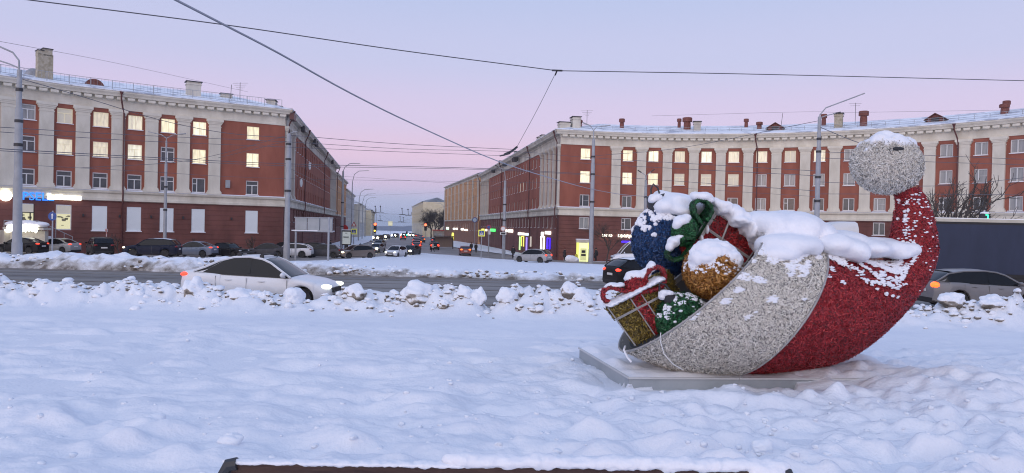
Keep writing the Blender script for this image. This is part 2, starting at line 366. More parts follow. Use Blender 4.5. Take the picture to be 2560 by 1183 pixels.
# foot prints and lumps, each a soft dent or mound
for k in range(2300):
    if k < 1700:
        y0 = rng.uniform(2.5, 14); x0 = rng.uniform(-.85, .85)*(y0+1); 
        if x0 < -2 and rng.random() < .78: continue
        a = rng.uniform(-.062, .026)*(1.25 if x0 > 1 else .9); sx, sy = rng.uniform(.08, .20), rng.uniform(.05, .13)
    elif k < 2100:
        y0 = rng.uniform(5.2, 8.6); x0 = rng.uniform(1.0, 9.0); a = rng.uniform(-.08, .07); sx, sy = rng.uniform(.08, .22), rng.uniform(.05, .13)
    else:
        y0 = rng.uniform(2.6, 7); x0 = rng.uniform(-.8, .8)*(y0+1); a = rng.uniform(.02, .06); sx, sy = rng.uniform(.1, .3), rng.uniform(.1, .22)
    r0, r1 = np.searchsorted(yy, [y0-3*sy, y0+3*sy])
    if r1 <= r0: continue
    xs_, ys_ = X[r0:r1], Y[r0:r1]; th = rng.uniform(-.5, .5); dx, dy = xs_-x0, ys_-y0
    q = ((dx*math.cos(th)+dy*math.sin(th))/sx)**2+((dy*math.cos(th)-dx*math.sin(th))/sy)**2
    Z[r0:r1] += a*np.exp(-q**1.5)
# keep the snow clear of the pedestal top
PA = Vector((1.50, 8.94, 0)); PDX = Vector((.9965, .083, 0)); PDY = Vector((-.19, .982, 0)).normalized(); PTOP = -.185
lx = (X-PA.x)*PDX.x+(Y-PA.y)*PDX.y; ly = (X-PA.x)*PDY.x+(Y-PA.y)*PDY.y
PL = 3.5
cut = 2.05+.2*vnoise(Y*2.5, X*.7, 0, 36)
inside = (lx > -.02) & (lx < cut) & (ly > -.02) & (ly < 2.22)
dist = np.hypot(np.maximum(np.maximum(-lx, lx-PL), 0), np.maximum(np.maximum(-ly, ly-2.2), 0))
lim = PTOP-.165+.06*vnoise(X*2.2, Y*2.2, 0, 33)+.03*vnoise(X*5, Y*5, 0, 35)+.30*np.clip(dist-.1, 0, 9)+.9*np.clip((lx-1.1)/1.2, 0, 1)**2
Z = np.where(inside, np.minimum(Z, PTOP-.08), np.minimum(Z, lim))
cov = np.clip((lx-cut)/.35, 0, 1)                                   # drift and trodden snow that buries the right end of the pedestal
tgt = PTOP+.01+.12*cov-.42*np.clip(dist-.05, 0, 9)**1.15+.05*vnoise(X*2.6, Y*2.9, 0, 37)+.035*vnoise(X*6, Y*7, 0, 38)
Z = np.where((lx > cut-.02) & (lx < 6.5) & ((cov > 0) | (dist > 0)), np.maximum(Z, np.where(lx > cut, tgt, Z)), Z)
Z = np.maximum(Z, np.interp(Y, GY, GZ)-.2)
fld_y, fld_z = yy, Z.copy()
sf = link('snow_field', np_mesh('snow_field', np.stack([X, Y, Z], -1).reshape(-1, 3), grid_faces(nu, nv), M_SNOW))
struct(sf)
field_z = lambda x, y: float(field(np.array([float(x)]), np.array([float(y)]))[0])

# traffic island between the roads, with the dirty ploughed bank along its near kerb
isl = [G(*q) for q in ((-500, 628), (0, 640), (250, 646), (420, 651), (560, 655), (700, 656), (820, 652), (900, 648), (975, 641), (1050, 633), (1120, 638), (1190, 643), (1290, 651), (1400, 657), (1480, 661), (1600, 666), (2000, 672), (2560, 684), (3300, 700))]
ix_, iy_ = np.array([p.x for p in isl]), np.array([p.y for p in isl])
far_edge = lambda x: np.interp(x, ix_, iy_)
xs = np.linspace(-70, 62, 760); vv = np.r_[np.linspace(0, .25, 46)[:-1], np.linspace(.25, 1, 34)]
X = np.repeat(xs[:, None], len(vv), 1); near_e = 42.0+.35*vnoise(X*.5, 0, 0, 41)
Y = near_e+(far_edge(X)-near_e)*vv[None, :]
left_t = 1/(1+np.exp((X+11)/3.0))
d = Y-near_e
prof = np.clip(1-np.exp(-d*1.6), 0, 1)*(np.exp(-np.clip(d-2.2, 0, 99)/4.5)*.9+.1)
H = (.34+.38*left_t)*prof*(1+.35*vnoise(X*.5, Y*.4, 0, 42))+prof*(.16*np.abs(fbm(X*1.3, Y*1.3, 0, 3, 43))+.10*left_t*vnoise(X*2.2, Y*2.0, 0, 44))
H = H*np.clip((far_edge(X)-Y)*.8, 0, 1)
Z = np.interp(Y, GY, GZ)+H+.018
dirt = np.clip(1.0-d*1.05+.5*fbm(X*1.1, Y*1.1, 0, 3, 45), 0, 1)*.9+.9*np.clip(vnoise(X*2.4, Y*2.0, 0, 47)-.5, 0, 1)*(d < 6)
ti = link('traffic_island', np_mesh('traffic_island', np.stack([X, Y, Z], -1).reshape(-1, 3), grid_faces(len(xs), len(vv)), [M_ISLE])); struct(ti)
set_dirt(ti.data, dirt)

# pavements beside the street
re_ = [G(*q) for q in ((1104, 606), (1110, 612), (1140, 620), (1200, 629), (1260, 637), (1330, 643), (1400, 648), (1470, 652), (1600, 656), (2000, 664), (2560, 676))]
Rd = sorted([(p.y, p.x) for p in re_[:8]]); ry, rx = [a for a, b in Rd], [b for a, b in Rd]
bump = lambda x, y, s: .22*np.clip(fbm(x*.25, y*.18, 0, 3, s), 0, 1)
ys = ysamples(max(Rd[0][0], 84), 330, 1.5); xl = np.interp(ys, ry, rx); xl = np.where(ys > ry[-1], 7-2.5-.175*(ys-100)-3.5, xl); xr = 7.2-.165*(ys-100); xr = np.maximum(xr, xl+.5)
t = np.linspace(0, 1, 14); X = xl[:, None]+(xr-xl)[:, None]*t; Y = np.repeat(ys[:, None], 14, 1)
Z = np.interp(Y, GY, GZ)+.10+bump(X, Y, 51)*np.where((t > .02) & (t < .5), 1.3, .2)
struct(link('street_pavement', np_mesh('street_pavement', np.stack([X, Y, Z], -1).reshape(-1, 3), grid_faces(len(ys), 14), M_SNOW)))
xs = np.linspace(5, 66, 80); fe = np.interp(xs, [p.x for p in re_[6:]], [p.y for p in re_[6:]])
t = np.linspace(0, 1, 12); X = np.repeat(xs[:, None], 12, 1); Y = fe[:, None]+(104-fe)[:, None]*t
Z = np.interp(Y, GY, GZ)+.11+.12*np.clip(fbm(X*.3, Y*.3, 0, 3, 52), 0, 1)
struct(link('square_pavement', np_mesh('square_pavement', np.stack([X, Y, Z], -1).reshape(-1, 3), grid_faces(len(xs), 12), M_SNOW)))
le_ = sorted([(p.y, p.x) for p in [G(*q) for q in ((800, 634), (850, 626), (888, 617), (915, 608), (935, 602), (950, 597))]]); ly_, lx_ = [a for a, b in le_], [b for a, b in le_]
ys = ysamples(ly_[0], 330, 1.5); xr = np.interp(ys, ly_, lx_); xl = -28.2-.172*(ys-87.7); xr = np.maximum(xr, xl+2.5); t = np.linspace(0, 1, 12)
X = xl[:, None]+(xr-xl)[:, None]*t; Y = np.repeat(ys[:, None], 12, 1); Z = np.interp(Y, GY, GZ)+.10+bump(X, Y, 53)*np.where(t > .5, 2.0, .3)
struct(link('shop_pavement', np_mesh('shop_pavement', np.stack([X, Y, Z], -1).reshape(-1, 3), grid_faces(len(ys), 12), M_SNOW)))
# blue hills across the lake at the end of the street
M_HILL = mat('far_forest', (.10, .13, .18), (.16, .19, .25), scale=.01, rough=.9)
xs = np.linspace(-1800, 900, 160); V = []
for x in xs:
    h = 16+10*float(vnoise(x*.004, 0, 0, 61))+4*float(vnoise(x*.02, 0, 0, 62)); V += [(x, 3300, -34), (x, 3400, -26+h*.8), (x, 3600, -26+h), (x, 3900, -34)]
struct(link('hills', np_mesh('hills', np.array(V), grid_faces(len(xs), 4), M_HILL)))

# ------------------------------------------------------------------ buildings
def groove(m, pitch=.56):
    n, l = m.node_tree.nodes, m.node_tree.links; b = n['Principled BSDF']; tc = n.new('ShaderNodeTexCoord'); sp = n.new('ShaderNodeSeparateXYZ'); l.new(tc.outputs['Object'], sp.inputs[0])
    a = n.new('ShaderNodeMath'); a.operation = 'DIVIDE'; a.inputs[1].default_value = pitch; l.new(sp.outputs['Z'], a.inputs[0])
    f = n.new('ShaderNodeMath'); f.operation = 'FRACT'; l.new(a.outputs[0], f.inputs[0])
    c = n.new('ShaderNodeMath'); c.operation = 'GREATER_THAN'; c.inputs[1].default_value = .11; l.new(f.outputs[0], c.inputs[0])
    bp = n.new('ShaderNodeBump'); bp.inputs['Strength'].default_value = 1; bp.inputs['Distance'].default_value = .06; l.new(c.outputs[0], bp.inputs['Height'])
    old = b.inputs['Normal'].links
    if old: l.new(old[0].from_socket, bp.inputs['Normal'])
    l.new(bp.outputs[0], b.inputs['Normal'])
groove(M_BROWN)
def wall_mesh(path, s0, s1, z0, z1, cols, rows, holes, zsplit, depth=.22, maxs=1.6, mats=None):
    """cols [(a,b)], rows [(lo,hi)]; holes = set of (ci,ri). material 0 above zsplit, 1 below"""
    S = {s0, s1}; [S.update(c) for c in cols]; S = sorted(S); out = []
    for a, b in zip(S, S[1:]):
        k = max(1, int((b-a)/maxs+.5)); out += [a+(b-a)*i/k for i in range(k)]
    S = out+[S[-1]]; Z = {z0, z1, zsplit}; [Z.update(r) for r in rows]; Z = sorted(z for z in Z if z0 <= z <= z1)
    hs = [(cols[c][0], cols[c][1], rows[r][0], rows[r][1]) for c, r in holes]
    mb = MB()
    for a, b in zip(S, S[1:]):
        mid = (a+b)/2; hc = [h for h in hs if h[0] < mid < h[1]]
        for lo, hi in zip(Z, Z[1:]):
            zm = (lo+hi)/2
            if any(h[2] < zm < h[3] for h in hc): continue
            mb.add([path.w(a, 0, lo), path.w(b, 0, lo), path.w(b, 0, hi), path.w(a, 0, hi)], [(0, 1, 2, 3)], 0 if zm > zsplit else 1)
    for a, b, lo, hi in hs:
        mi = 0 if lo > zsplit else 1
        f = [path.w(a, 0, lo), path.w(b, 0, lo), path.w(b, 0, hi), path.w(a, 0, hi)]; r = [path.w(a, -depth, lo), path.w(b, -depth, lo), path.w(b, -depth, hi), path.w(a, -depth, hi)]
        mb.add(f+r, [(0, 1, 5, 4), (1, 2, 6, 5), (2, 3, 7, 6), (3, 0, 4, 7)], mi)
    return mb
# shared window pieces (local x along the wall, -y out of it, z up from the sill line)
def win_frame(w, h, style, m):
    b = MB(); t = .085 if m is M_FRAME else .05; d = .08
    b.box((-w/2+t/2, 0, h/2), (t, d, h)); b.box((w/2-t/2, 0, h/2), (t, d, h)); b.box((0, 0, t/2), (w-2*t, d, t)); b.box((0, 0, h-t/2), (w-2*t, d, t))
    if style == 0: b.box((.02, -.004, h/2), (t*1.1, d, h-2*t))
    if style == 1: b.box((-.17*w, -.004, h/2), (t*1.1, d, h-2*t)); b.box((.17*w+.04, -.004, h*.5), (w*.58, d*.9, t*.01+.02))
    if style == 2: b.box((.0, -.004, h*.36), (t*1.1, d, h*.6)); b.box((0, -.002, h*.68), (w-2*t, d, t))
    if style == 3: b.box((-.14*w, -.004, h/2), (t*1.1, d, h-2*t)); b.box((-.31*w, -.002, h*.6), (w*.26, d*.9, t))
    return b.mesh('window_frame', m)
def quad_pane(w, h, m):
    b = MB(); b.bbox((-w/2+.03, .0, .03), (w/2-.03, .02, h-.03)); return b.mesh('pane', m)
WM = {}
def win_parts(w, h, style, glass):
    k = (w, h, style, glass.name)
    if k not in WM:
        s = MB(); s.bbox((-w/2-.08, -.30, -.07), (w/2+.08, .02, -.003)); sn = MB()
        sn.ell((0, -.15, 0.0), (w/2+.08, .15, .06), 12, 6)
        WM[k] = (win_frame(w, h, style, M_FRAMEL if glass in (M_SKYGLOW, M_SKYGLOW2, M_GLASS3) else M_FRAME), quad_pane(w, h, glass), s.mesh('sill', M_SNOWCAP))
    return WM[k]
def place_window(path, s, z, w, h, style, glass, parent, rec=.15, sub=True):
    fr, pa, si = win_parts(w, h, style, glass); a = path.ang(s)
    o = link('window', fr, parent, path.w(s, -rec, z), a)
    p = link('pane', pa, o); p.location = (0, .03, 0)
    link('sill', si, o) if sub else None
    return o
SWM = {}
def small_window(path, s, z, w, h, glass, parent, rec=.15):
    k = (w, h, glass.name)
    if k not in SWM:
        b = MB(); b.bbox((-w/2, .0, 0), (w/2, .03, h), 1); t = .07
        b.box((0, -.02, h/2), (t, .03, h), 0); b.box((-w/2+t/2, -.02, h/2), (t, .03, h), 0); b.box((w/2-t/2, -.02, h/2), (t, .03, h), 0); b.box((0, -.022, h-t/2), (w-2*t, .03, t), 0)
        b.bbox((-w/2-.05, -.24, -.05), (w/2+.05, .0, -.003), 2); SWM[k] = b.mesh('window', [M_FRAME, glass, M_SNOWCAP])
    return link('window', SWM[k], parent, path.w(s, -rec, z), path.ang(s))
Zr = lambda r: EYE+r
ROWS = [(9.78, 11.33), (6.53, 8.16), (3.22, 4.87), (.10, 1.72)]
CORN = [(.0, 11.75), (.10, 11.75), (.10, 11.95), (.05, 12.0), (.05, 12.70), (.16, 12.78), (.16, 13.08), (.74, 13.10), (.80, 13.28), (.95, 13.48), (.95, 13.62), (-.3, 13.74)]
BELT = [(0, 1.88), (.22, 1.93), (.22, 2.18), (.13, 2.24), (.13, 2.66), (.34, 2.78), (.40, 2.96), (0, 3.04)]
rel = lambda prof: [(o, Zr(z)) for o, z in prof]
def pil_mesh(w, h, m, name='pilaster'):
    b = MB(); d = .32
    b.bbox((-w/2, -d, 0), (w/2, .02, h)); b.bbox((-w/2-.16, -d-.12, 0), (w/2+.16, .01, .30)); b.bbox((-w/2-.08, -d-.06, .30), (w/2+.08, .01, .46))
    for z0, z1, e in ((h-.95, h-.86, .05), (h-.62, h-.45, .10), (h-.45, h-.30, .18), (h-.30, h-.003, .27)): b.bbox((-w/2-e, -d-e*.7, z0), (w/2+e, .01, z1))
    return b.mesh(name, m)
PIL = pil_mesh(1.28, 11.75-3.05, M_CREAM); PIL2 = pil_mesh(1.05, 11.75-3.05, M_CREAM2)
dm = MB(); dm.bbox((-.36, -.50, 0), (.36, 0, .24)); dm.bbox((-.32, -.46, -.06), (.32, 0, 0)); DENT = dm.mesh('dentil', M_CREAM)
dm = MB(); dm.bbox((-.36, -.50, 0), (.36, 0, .24)); DENT2 = dm.mesh('dentil', M_CREAM2)
def pipe(path, s, parent, out=.55, ztop=13.0, zbot=-4.0, side=.5, base=.16, r=.085):
    a = [path.w(s, 1.0, Zr(13.45)), path.w(s, .9, Zr(12.9)), path.w(s+side*.6, .45, Zr(12.0)), path.w(s+side, .45, Zr(11.3)), path.w(s+side, .45, Zr(3.2)), path.w(s+side, .55, Zr(2.9)), path.w(s+side, .5, Zr(1.8)), path.w(s+side, .2, Zr(1.3)), path.w(s+side, .2, Zr(zbot))]
    b = MB(); b.tube(a, r, 8); b.lathe([(.08, -.25), (.2, .1)], path.w(s, 1.0, Zr(13.5)), n=10); return b.build('drainpipe', M_PIPE, parent, 50)
def main_front(name, label, path, root, w_s, pil_s, length, mats_pick, styles, railing, m0, lower):
    cols = [(s-.71, s+.71) for s in w_s]; rows = [(Zr(a), Zr(b)) for a, b in ROWS]
    holes = {(c, r) for c in range(len(cols)) for r in range(3)}
    lw = lower(cols, rows, holes, path, root)
    wall_mesh(path, 0, length, -5.2, Zr(13.0), lw[0], lw[1], lw[2], Zr(1.9)).build('wall', [M_RED, M_BROWN], root)
    for c, s in enumerate(w_s):
        for r in range(3):
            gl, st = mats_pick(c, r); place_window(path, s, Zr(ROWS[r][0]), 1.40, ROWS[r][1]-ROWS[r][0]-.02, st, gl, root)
    for s in pil_s: link('pilaster', PIL, root, path.w(s, 0, Zr(3.04)), path.ang(s))
    sweep(path, 0, length, rel(CORN), m0=m0).build('cornice', M_CREAM, root)
    s = .4
    while s < length: link('dentil', DENT, root, path.w(s, .16, Zr(12.82)), path.ang(s)); s += 1.02
    sweep(path, 0, length, rel(BELT), m0=m0).build('belt_course', M_CREAM, root)
    sweep(path, 0, length, rel([(.36, 2.975), (.40, 3.02), (.30, 3.10), (.02, 3.12)]), m0=m0).build('belt_snow', M_SNOWCAP, root)
    roof = sweep(path, 0, length, rel([(1.0, 13.63), (1.0, 13.74), (.4, 13.86), (-7.5, 15.95), (-9, 15.95), (-9, 12)]), m0=m0).build('roof', M_ROOFSNOW, root)
    return roof

# right-hand crescent building
a = np.linspace(0, 1.05, 120)
Rp = Path([(6.5, 100.0), (10, 100.7), (13, 101.3), (16, 101.72)]+[(19+46*math.sin(t), 55.9+46*math.cos(t)) for t in a], +1)
RW = [3.6]+[9.75+3.67*k for k in range(14)]; RP = [8.0+3.67*k for k in range(14)]
rb = tag(empty('crescent_building', (6.5, 100, -2.8)), 'curved red and cream five storey block on the right with snowy roof and red vents', 'building');
def rooted(root):
    return root
rb.location = (0, 0, 0)
def rlower(cols, rows, holes, path, root):
    h = set(holes) | {(c, 3) for c in range(len(cols))}
    for c, s in enumerate(RW): place_window(path, s, Zr(ROWS[3][0]), 1.40, 1.60, (0, 3, 0, 1)[c % 4], (M_GLASS2, M_GLASS, M_GLASS)[c % 3], root)
    return cols, rows, h
def rpick(c, r):
    k = c-1
    if r == 0: return (M_SKYGLOW, 0) if k <= 1 else (M_SKYGLOW2, 0) if k <= 5 else (M_GLASS3, 0) if k == 6 else (M_SKYGLOW2, 1) if k == 7 else (M_GLASS2, 0)
    if r == 1: return (M_SKYGLOW, 0) if k <= 1 else (M_GLASS3, 2) if k <= 4 else (M_GLASS2, (1, 0, 0, 0)[k % 4])
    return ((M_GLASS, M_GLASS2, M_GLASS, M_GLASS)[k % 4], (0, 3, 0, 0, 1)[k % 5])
r_roof = main_front('r', '', Rp, rb, RW, RP, 60.5, rpick, None, False, 1.0, rlower)
for s in (8.0+3.67*5+.85, 8.0+3.67*12-.9): pipe(Rp, s, rb, side=.35)
def vent(path, s, back, z, parent, r=.3, h=1.3):
    b = MB(); b.lathe([(r, -.6), (r*.92, h*.6), (r*.85, h*.62), (r*.85, h*.7), (r*1.3, h*.72), (r*1.3, h), (r*1.1, h+.05)], path.w(s, -back, Zr(z)), n=12); return b.build('vent', M_VENT, parent, 35)
def chimney(path, s, back, z, parent, w=.9, d=.7, h=1.6, m=None):
    b = MB(); c = path.w(s, -back, Zr(z)); R = Matrix.Rotation(path.ang(s), 3, 'Z'); b.box(c+Vector((0, 0, h/2-.4)), (w, d, h+.8), 0, R); b.box(c+Vector((0, 0, h-.25)), (w+.16, d+.16, .14), 0, R)
    b.box(c+Vector((0, 0, h+.06)), (w+.3, d+.3, .08), 1, R); o = b.build('chimney', [m or M_STONE, M_DARKM], parent); return o
for px, z, bk, rr, hh in ((1574, 14.6, 3.5, .33, 1.6), (1691, 15.2, 5.5, .26, 1.5), (1717, 14.5, 3.2, .55, 2.0), (1842, 15.2, 5.5, .28, 1.4), (1881, 14.6, 3.5, .36, 1.2), (2018, 15.0, 5, .32, 1.8), (2135, 14.5, 2.5, .48, 2.0), (2410, 15.2, 5.5, .33, 1.5), (2443, 14.7, 3.5, .42, 1.3), (2558, 14.6, 3, .40, 2.6), (1440, 14.6, 3, .30, 1.0), (1450, 14.6, 3.6, .30, 1.2)):
    k = ray(px, 300); f = Rp.p[:, 0]-k[0]/k[1]*(Rp.p[:, 1]+bk*.8); i = np.argmin(np.abs(f)); vent(Rp, Rp.c[i], bk, z, r_roof, rr, hh)
def s_at(path, px, py, bk=0.0):
    k = ray(px, py); n = np.stack([path.t[:, 1], -path.t[:, 0]], 1)*path.side; q = path.p-n*bk; f = np.abs(q[:, 0]-k[0]/k[1]*q[:, 1]); return float(path.c[np.argmin(f)])
fine = lambda path: Path(np.array([path.at(s)[0] for s in np.arange(0, path.len, .1)]), path.side)
RpF = fine(Rp)
chimney(RpF, s_at(RpF, 1742, 315, 2.5), 2.5, 14.3, r_roof, .95, .8, 1.5, M_CREAM2); chimney(RpF, s_at(RpF, 2096, 300, 2.2), 2.2, 14.3, r_roof, 1.0, .9, 2.0, M_STONE); chimney(RpF, .9, 2.0, 13.9, r_roof, 1.5, 1.2, 1.1, M_CREAM2)
def dormer(path, s, back, z, parent):
    b = MB(); R = Matrix.Rotation(path.ang(s), 3, 'Z'); c = path.w(s, -back, Zr(z)); pts = [(-.95, 0), (.95, 0), (.95, .55), (0, 1.15), (-.95, .55)]
    v = [R @ Vector((x, y, zz))+c for y in (-.4, 2.6) for x, zz in pts]; b.add(v, [(0, 1, 2, 3, 4), (9, 8, 7, 6, 5)]+[(i, i+5, (i+1) % 5+5, (i+1) % 5) for i in range(5)], 0)
    b.box(R @ Vector((0, -.42, .42))+c, (.9, .06, .62), 1, R)
    rf = [R @ Vector((x, y, zz))+c for y in (-.65, 2.6) for x, zz in ((-1.25, .48), (0, 1.28), (1.25, .48), (1.25, .38), (0, 1.17), (-1.25, .38))]
    b.add(rf, [(0, 1, 2, 3, 4, 5), (11, 10, 9, 8, 7, 6)]+[(i, i+6, (i+1) % 6+6, (i+1) % 6) for i in range(6)], 2)
    return b.build('dormer', [M_VENT, M_DARKM, mat('dormer_roof', (.12, .045, .035), rough=.7)], parent)
for px in (1938, 2340): dormer(RpF, s_at(RpF, px, 310, 2.0), 2.0, 14.2, r_roof)
def railing(path, s0, s1, out, zr, h, parent, step=1.7, r=.022, bars=False):
    b = MB(); k = int((s1-s0)/step)
    for i in range(k+1): s = s0+i*step; b.tube([path.w(s, out, Zr(zr)-.25), path.w(s, out, Zr(zr)+h)], r*1.2, 4)
    ss = np.linspace(s0, s0+k*step, k*2+1)
    for zz in ((h, h*.55, .1) if not bars else (h, .12)): b.tube([path.w(s, out, Zr(zr)+zz) for s in ss], r, 4)
    if bars:
        for s in np.arange(s0, s1, .34): b.tube([path.w(s, out, Zr(zr)+.1), path.w(s, out, Zr(zr)+h)], r*.4, 3)
    return b.build('railing', M_STEEL, parent)
railing(Rp, 3, 60, -1.2, 14.25, .55, r_roof, 1.6)
def antenna(p, h, parent, arms=3, slant=0.0):
    b = MB(); b.tube([p, p+Vector((slant, 0, h))], .03, 5)
    for i in range(arms):
        z = h*(.97-.10*i); b.tube([p+Vector((slant-.9+.2*i, 0, z-.05)), p+Vector((slant+.9-.2*i, .2, z+.05))], .015, 4)
    return b.build('antenna', M_DARKM, parent)
antenna(RpF.w(s_at(RpF, 1468, 300, 5), -5, Zr(15.1)), 2.4, r_roof, 4); antenna(RpF.w(s_at(RpF, 1953, 300, 5), -5, Zr(15.1)), 2.2, r_roof, 0, .25); antenna(RpF.w(s_at(RpF, 2138, 300, 4), -4, Zr(15.0)), 3.0, r_roof, 2)

# long street side of the same block
def side_front(root, path, length, w_s, groups, roofm, m1, glowset, mw=(M_RED, M_BROWN), mc=M_CREAM2, pitch=2.9, ground=True, cornice=True, inset=-9):
    cols = [(s-.5, s+.5) for s in w_s]; R5 = ROWS+[(-3.3, -.95)]
    rows = [(Zr(a), Zr(b)) for a, b in R5]; holes = {(c, r) for c in range(len(cols)) for r in range(4)}
    wall_mesh(path, 0, length, -5.4, Zr(13.0), cols, rows, holes, Zr(1.9), maxs=6).build('wall', list(mw), root)
    for c, s in enumerate(w_s):
        for r in range(4): small_window(path, s, Zr(ROWS[r][0]), .98, ROWS[r][1]-ROWS[r][0]-.01, M_SKYGLOW2 if (c, r) in glowset else (M_GLASS, M_GLASS2, M_GLASS)[(c*3+r) % 3], root)
    for s in groups: link('pilaster', PIL2, root, path.w(s, 0, Zr(3.04)), path.ang(s))
    sweep(path, 0, length, rel(CORN), 4, m0=1, m1=m1).build('cornice', mc, root)
    sweep(path, 0, length, rel(BELT), 4, m0=1, m1=m1).build('belt_course', mc, root)
    sweep(path, 0, length, rel([(.36, 2.975), (.40, 3.02), (.30, 3.10), (.02, 3.12)]), 4, m0=1).build('belt_snow', M_SNOWCAP, root)
    rf = sweep(path, 0, length, rel([(1.0, 13.63), (1.0, 13.74), (.4, 13.86), (inset, 16.2), (inset-1, 12)]), 4, m0=1, m1=m1).build('roof', M_ROOFSNOW, root)
    return rf
RsP = Path([(6.5, 100.0), (6.5-.165*92*.9866, 100+92*.9866)], -1)
w_s = [1.9+2.9*k for k in range(4)]+[14.2+3.0*k for k in range(20)]+[78+3.4*k for k in range(4)]
rs_roof = side_front(rb, RsP, 92, w_s, [.7, 3.4, 6.3, 9.2, 12.1]+[76.4, 79.7, 83.1, 86.5, 90], M_ROOFSNOW, 0, {(9, 1), (10, 1)})
for s in (.2, 20.5, 52, 91.5): pipe(RsP, s, rb, side=.4)
for s, b_, h in ((2.0, 2.5, 1.4), (26, 3.0, 1.8), (29, 3.0, 1.8), (55, 3.2, 1.9), (78, 3.2, 1.9)): chimney(RsP, s, b_, 14.4, rs_roof, 1.6, 1.1, h, M_CREAM2)
for s in (33, 34.4, 63): 
    b = MB(); b.box(RsP.w(s, .8, Zr(12.6)), (.5, .9, .7), 0, Matrix.Rotation(RsP.ang(s), 3, 'Z')); b.build('gutter_funnel', M_DARKM, rb)

# left-hand crescent building
Lpts = [(-27.9, 87.7), (-34.5, 83.6), (-38.9, 80.75), (-42.7, 77.9), (-46.2, 75.2), (-50.4, 70.7), (-54.2, 65.5), (-57, 60.5)]
def catmull(pts, n=14):
    p = [np.array(q, float) for q in pts]; p = [2*p[0]-p[1]]+p+[2*p[-1]-p[-2]]; out = []
    for i in range(1, len(p)-2):
        for t in np.linspace(0, 1, n, endpoint=False):
            a, b, c, d = p[i-1:i+3]; out.append(.5*(2*b+(c-a)*t+(2*a-5*b+4*c-d)*t*t+(3*b-a-3*c+d)*t**3))
    return np.array(out+[p[-2]])
Lp = Path(catmull(Lpts), -1); LpF = fine(Lp)
LW = [3.7]+[9.6+3.29*k for k in range(8)]; LP = [8.0+3.29*k for k in range(9)]
lb = tag(empty('crescent_building'), 'curved red and cream block on the left with roof railing and white shuttered ground floor', 'building')
LLEN = 36.5
def llower(cols, rows, holes, path, root):
    cols2 = list(cols); rows2 = list(rows[:3])+[(Zr(-1.30), Zr(1.32))]; h = set(holes) | {(c, 3) for c in range(len(cols2))}
    for c, s in enumerate(LW):
        if c <= 4 or c > 6:
            b = MB(); b.bbox((-.70, -.02, 0), (.70, .03, 2.60)); o = b.build('shutter', M_PANEL, root); o.location = path.w(s, -.05, Zr(-1.29)); o.rotation_euler = (0, 0, path.ang(s))
            sl = MB(); sl.bbox((-.80, -.16, -.10), (.80, .0, -.004)); q = sl.build('sill', M_SNOWCAP, o)
    return cols2, rows2, h
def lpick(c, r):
    if r == 0: return (M_SKYGLOW, 0) if c in (0, 1, 2) else (M_SKYGLOW2, 0) if c < 5 else (M_GLASS3, 2) if c == 5 else (M_GLASS2, 2)
    if r == 1: return (M_SKYGLOW, 0) if c in (0, 1) else (M_GLASS, 2) if c == 2 else (M_SKYGLOW2, 2) if c < 6 else (M_GLASS, 2)
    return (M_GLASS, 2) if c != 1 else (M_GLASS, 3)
l_roof = main_front('l', '', Lp, lb, LW, LP, LLEN, lpick, None, True, .66, llower)
# lit shop window and shop door of the left building
for c, w_, lo, hi in ((5, 1.42, -1.30, 1.32), (6, 1.42, -1.30, 1.32)):
    s = LW[c]; b = MB(); b.bbox((-.66, .0, .05), (.66, .03, 2.55), 1); b.bbox((-.66, -.03, 1.75), (.66, .0, 2.55), 2)
    t = .08; b.box((-.67, -.01, 1.3), (t, .1, 2.6)); b.box((.67, -.01, 1.3), (t, .1, 2.6)); b.box((0, -.02, .05), (1.3, .1, .12)); b.box((0, -.02, 1.72), (1.26, .08, .08))
    if c == 6: b.box((-.35, -.03, 1.0), (.1, .08, 1.5)); b.box((.35, -.03, 1.0), (.1, .08, 1.5))
    for i in range(10): b.box((rng.uniform(-.5, .5), -.012, rng.uniform(.4, 1.5)), (rng.uniform(.12, .4), .01, rng.uniform(.06, .3)), 3)
    o = b.build('shop_window' if c == 5 else 'shop_door', [M_FRAME if c == 5 else M_TRIM, mat('shop_glow', (.4, .4, .25), rough=.3, emit=(1, .93, .55), estr=.55), M_GLASS3, mat('shop_goods', (.12, .12, .07), (.4, .36, .22), scale=8, rough=.6)], lb)
    o.location = Lp.w(s, -.10, Zr(-1.29)); o.rotation_euler = (0, 0, Lp.ang(s))
pipe(Lp, 8.0+3.29*3-.15, lb, side=-.35)
railing(Lp, .5, LLEN, .3, 13.95, .85, l_roof, 2.0, .028, True)
def lplace(px, py, bk): return s_at(LpF, px, py, bk)
chimney(LpF, lplace(484, 220, 3.0), 3.0, 14.6, l_roof, 1.5, 1.2, 1.6, M_CREAM2); chimney(LpF, lplace(565, 238, 4.5), 4.5, 14.6, l_roof, 1.2, .8, .9, M_CREAM2)
b = MB(); c = LpF.w(lplace(112, 170, 1.6), -1.6, Zr(13.9)); R = Matrix.Rotation(LpF.ang(lplace(112, 170, 1.6)), 3, 'Z')
b.box(c+Vector((0, 0, 1.3)), (1.35, 1.0, 3.2), 0, R); b.box(c+R @ Vector((-.45, 0, 2.95)), (.5, 1.0, .5), 0, R); b.box(c+R @ Vector((.2, 0, 3.1)), (.8, 1.0, .7), 0, R)
b.box(c+R @ Vector((-.45, 0, 3.24)), (.62, 1.1, .08), 1, R); b.box(c+R @ Vector((.2, 0, 3.5)), (.95, 1.1, .09), 1, R); b.build('chimney', [M_STONE, M_DARKM], l_roof)
b = MB(); s = lplace(237, 207, 1.2); c = LpF.w(s, -1.2, Zr(14.0)); R = Matrix.Rotation(LpF.ang(s), 3, 'Z'); n = 14
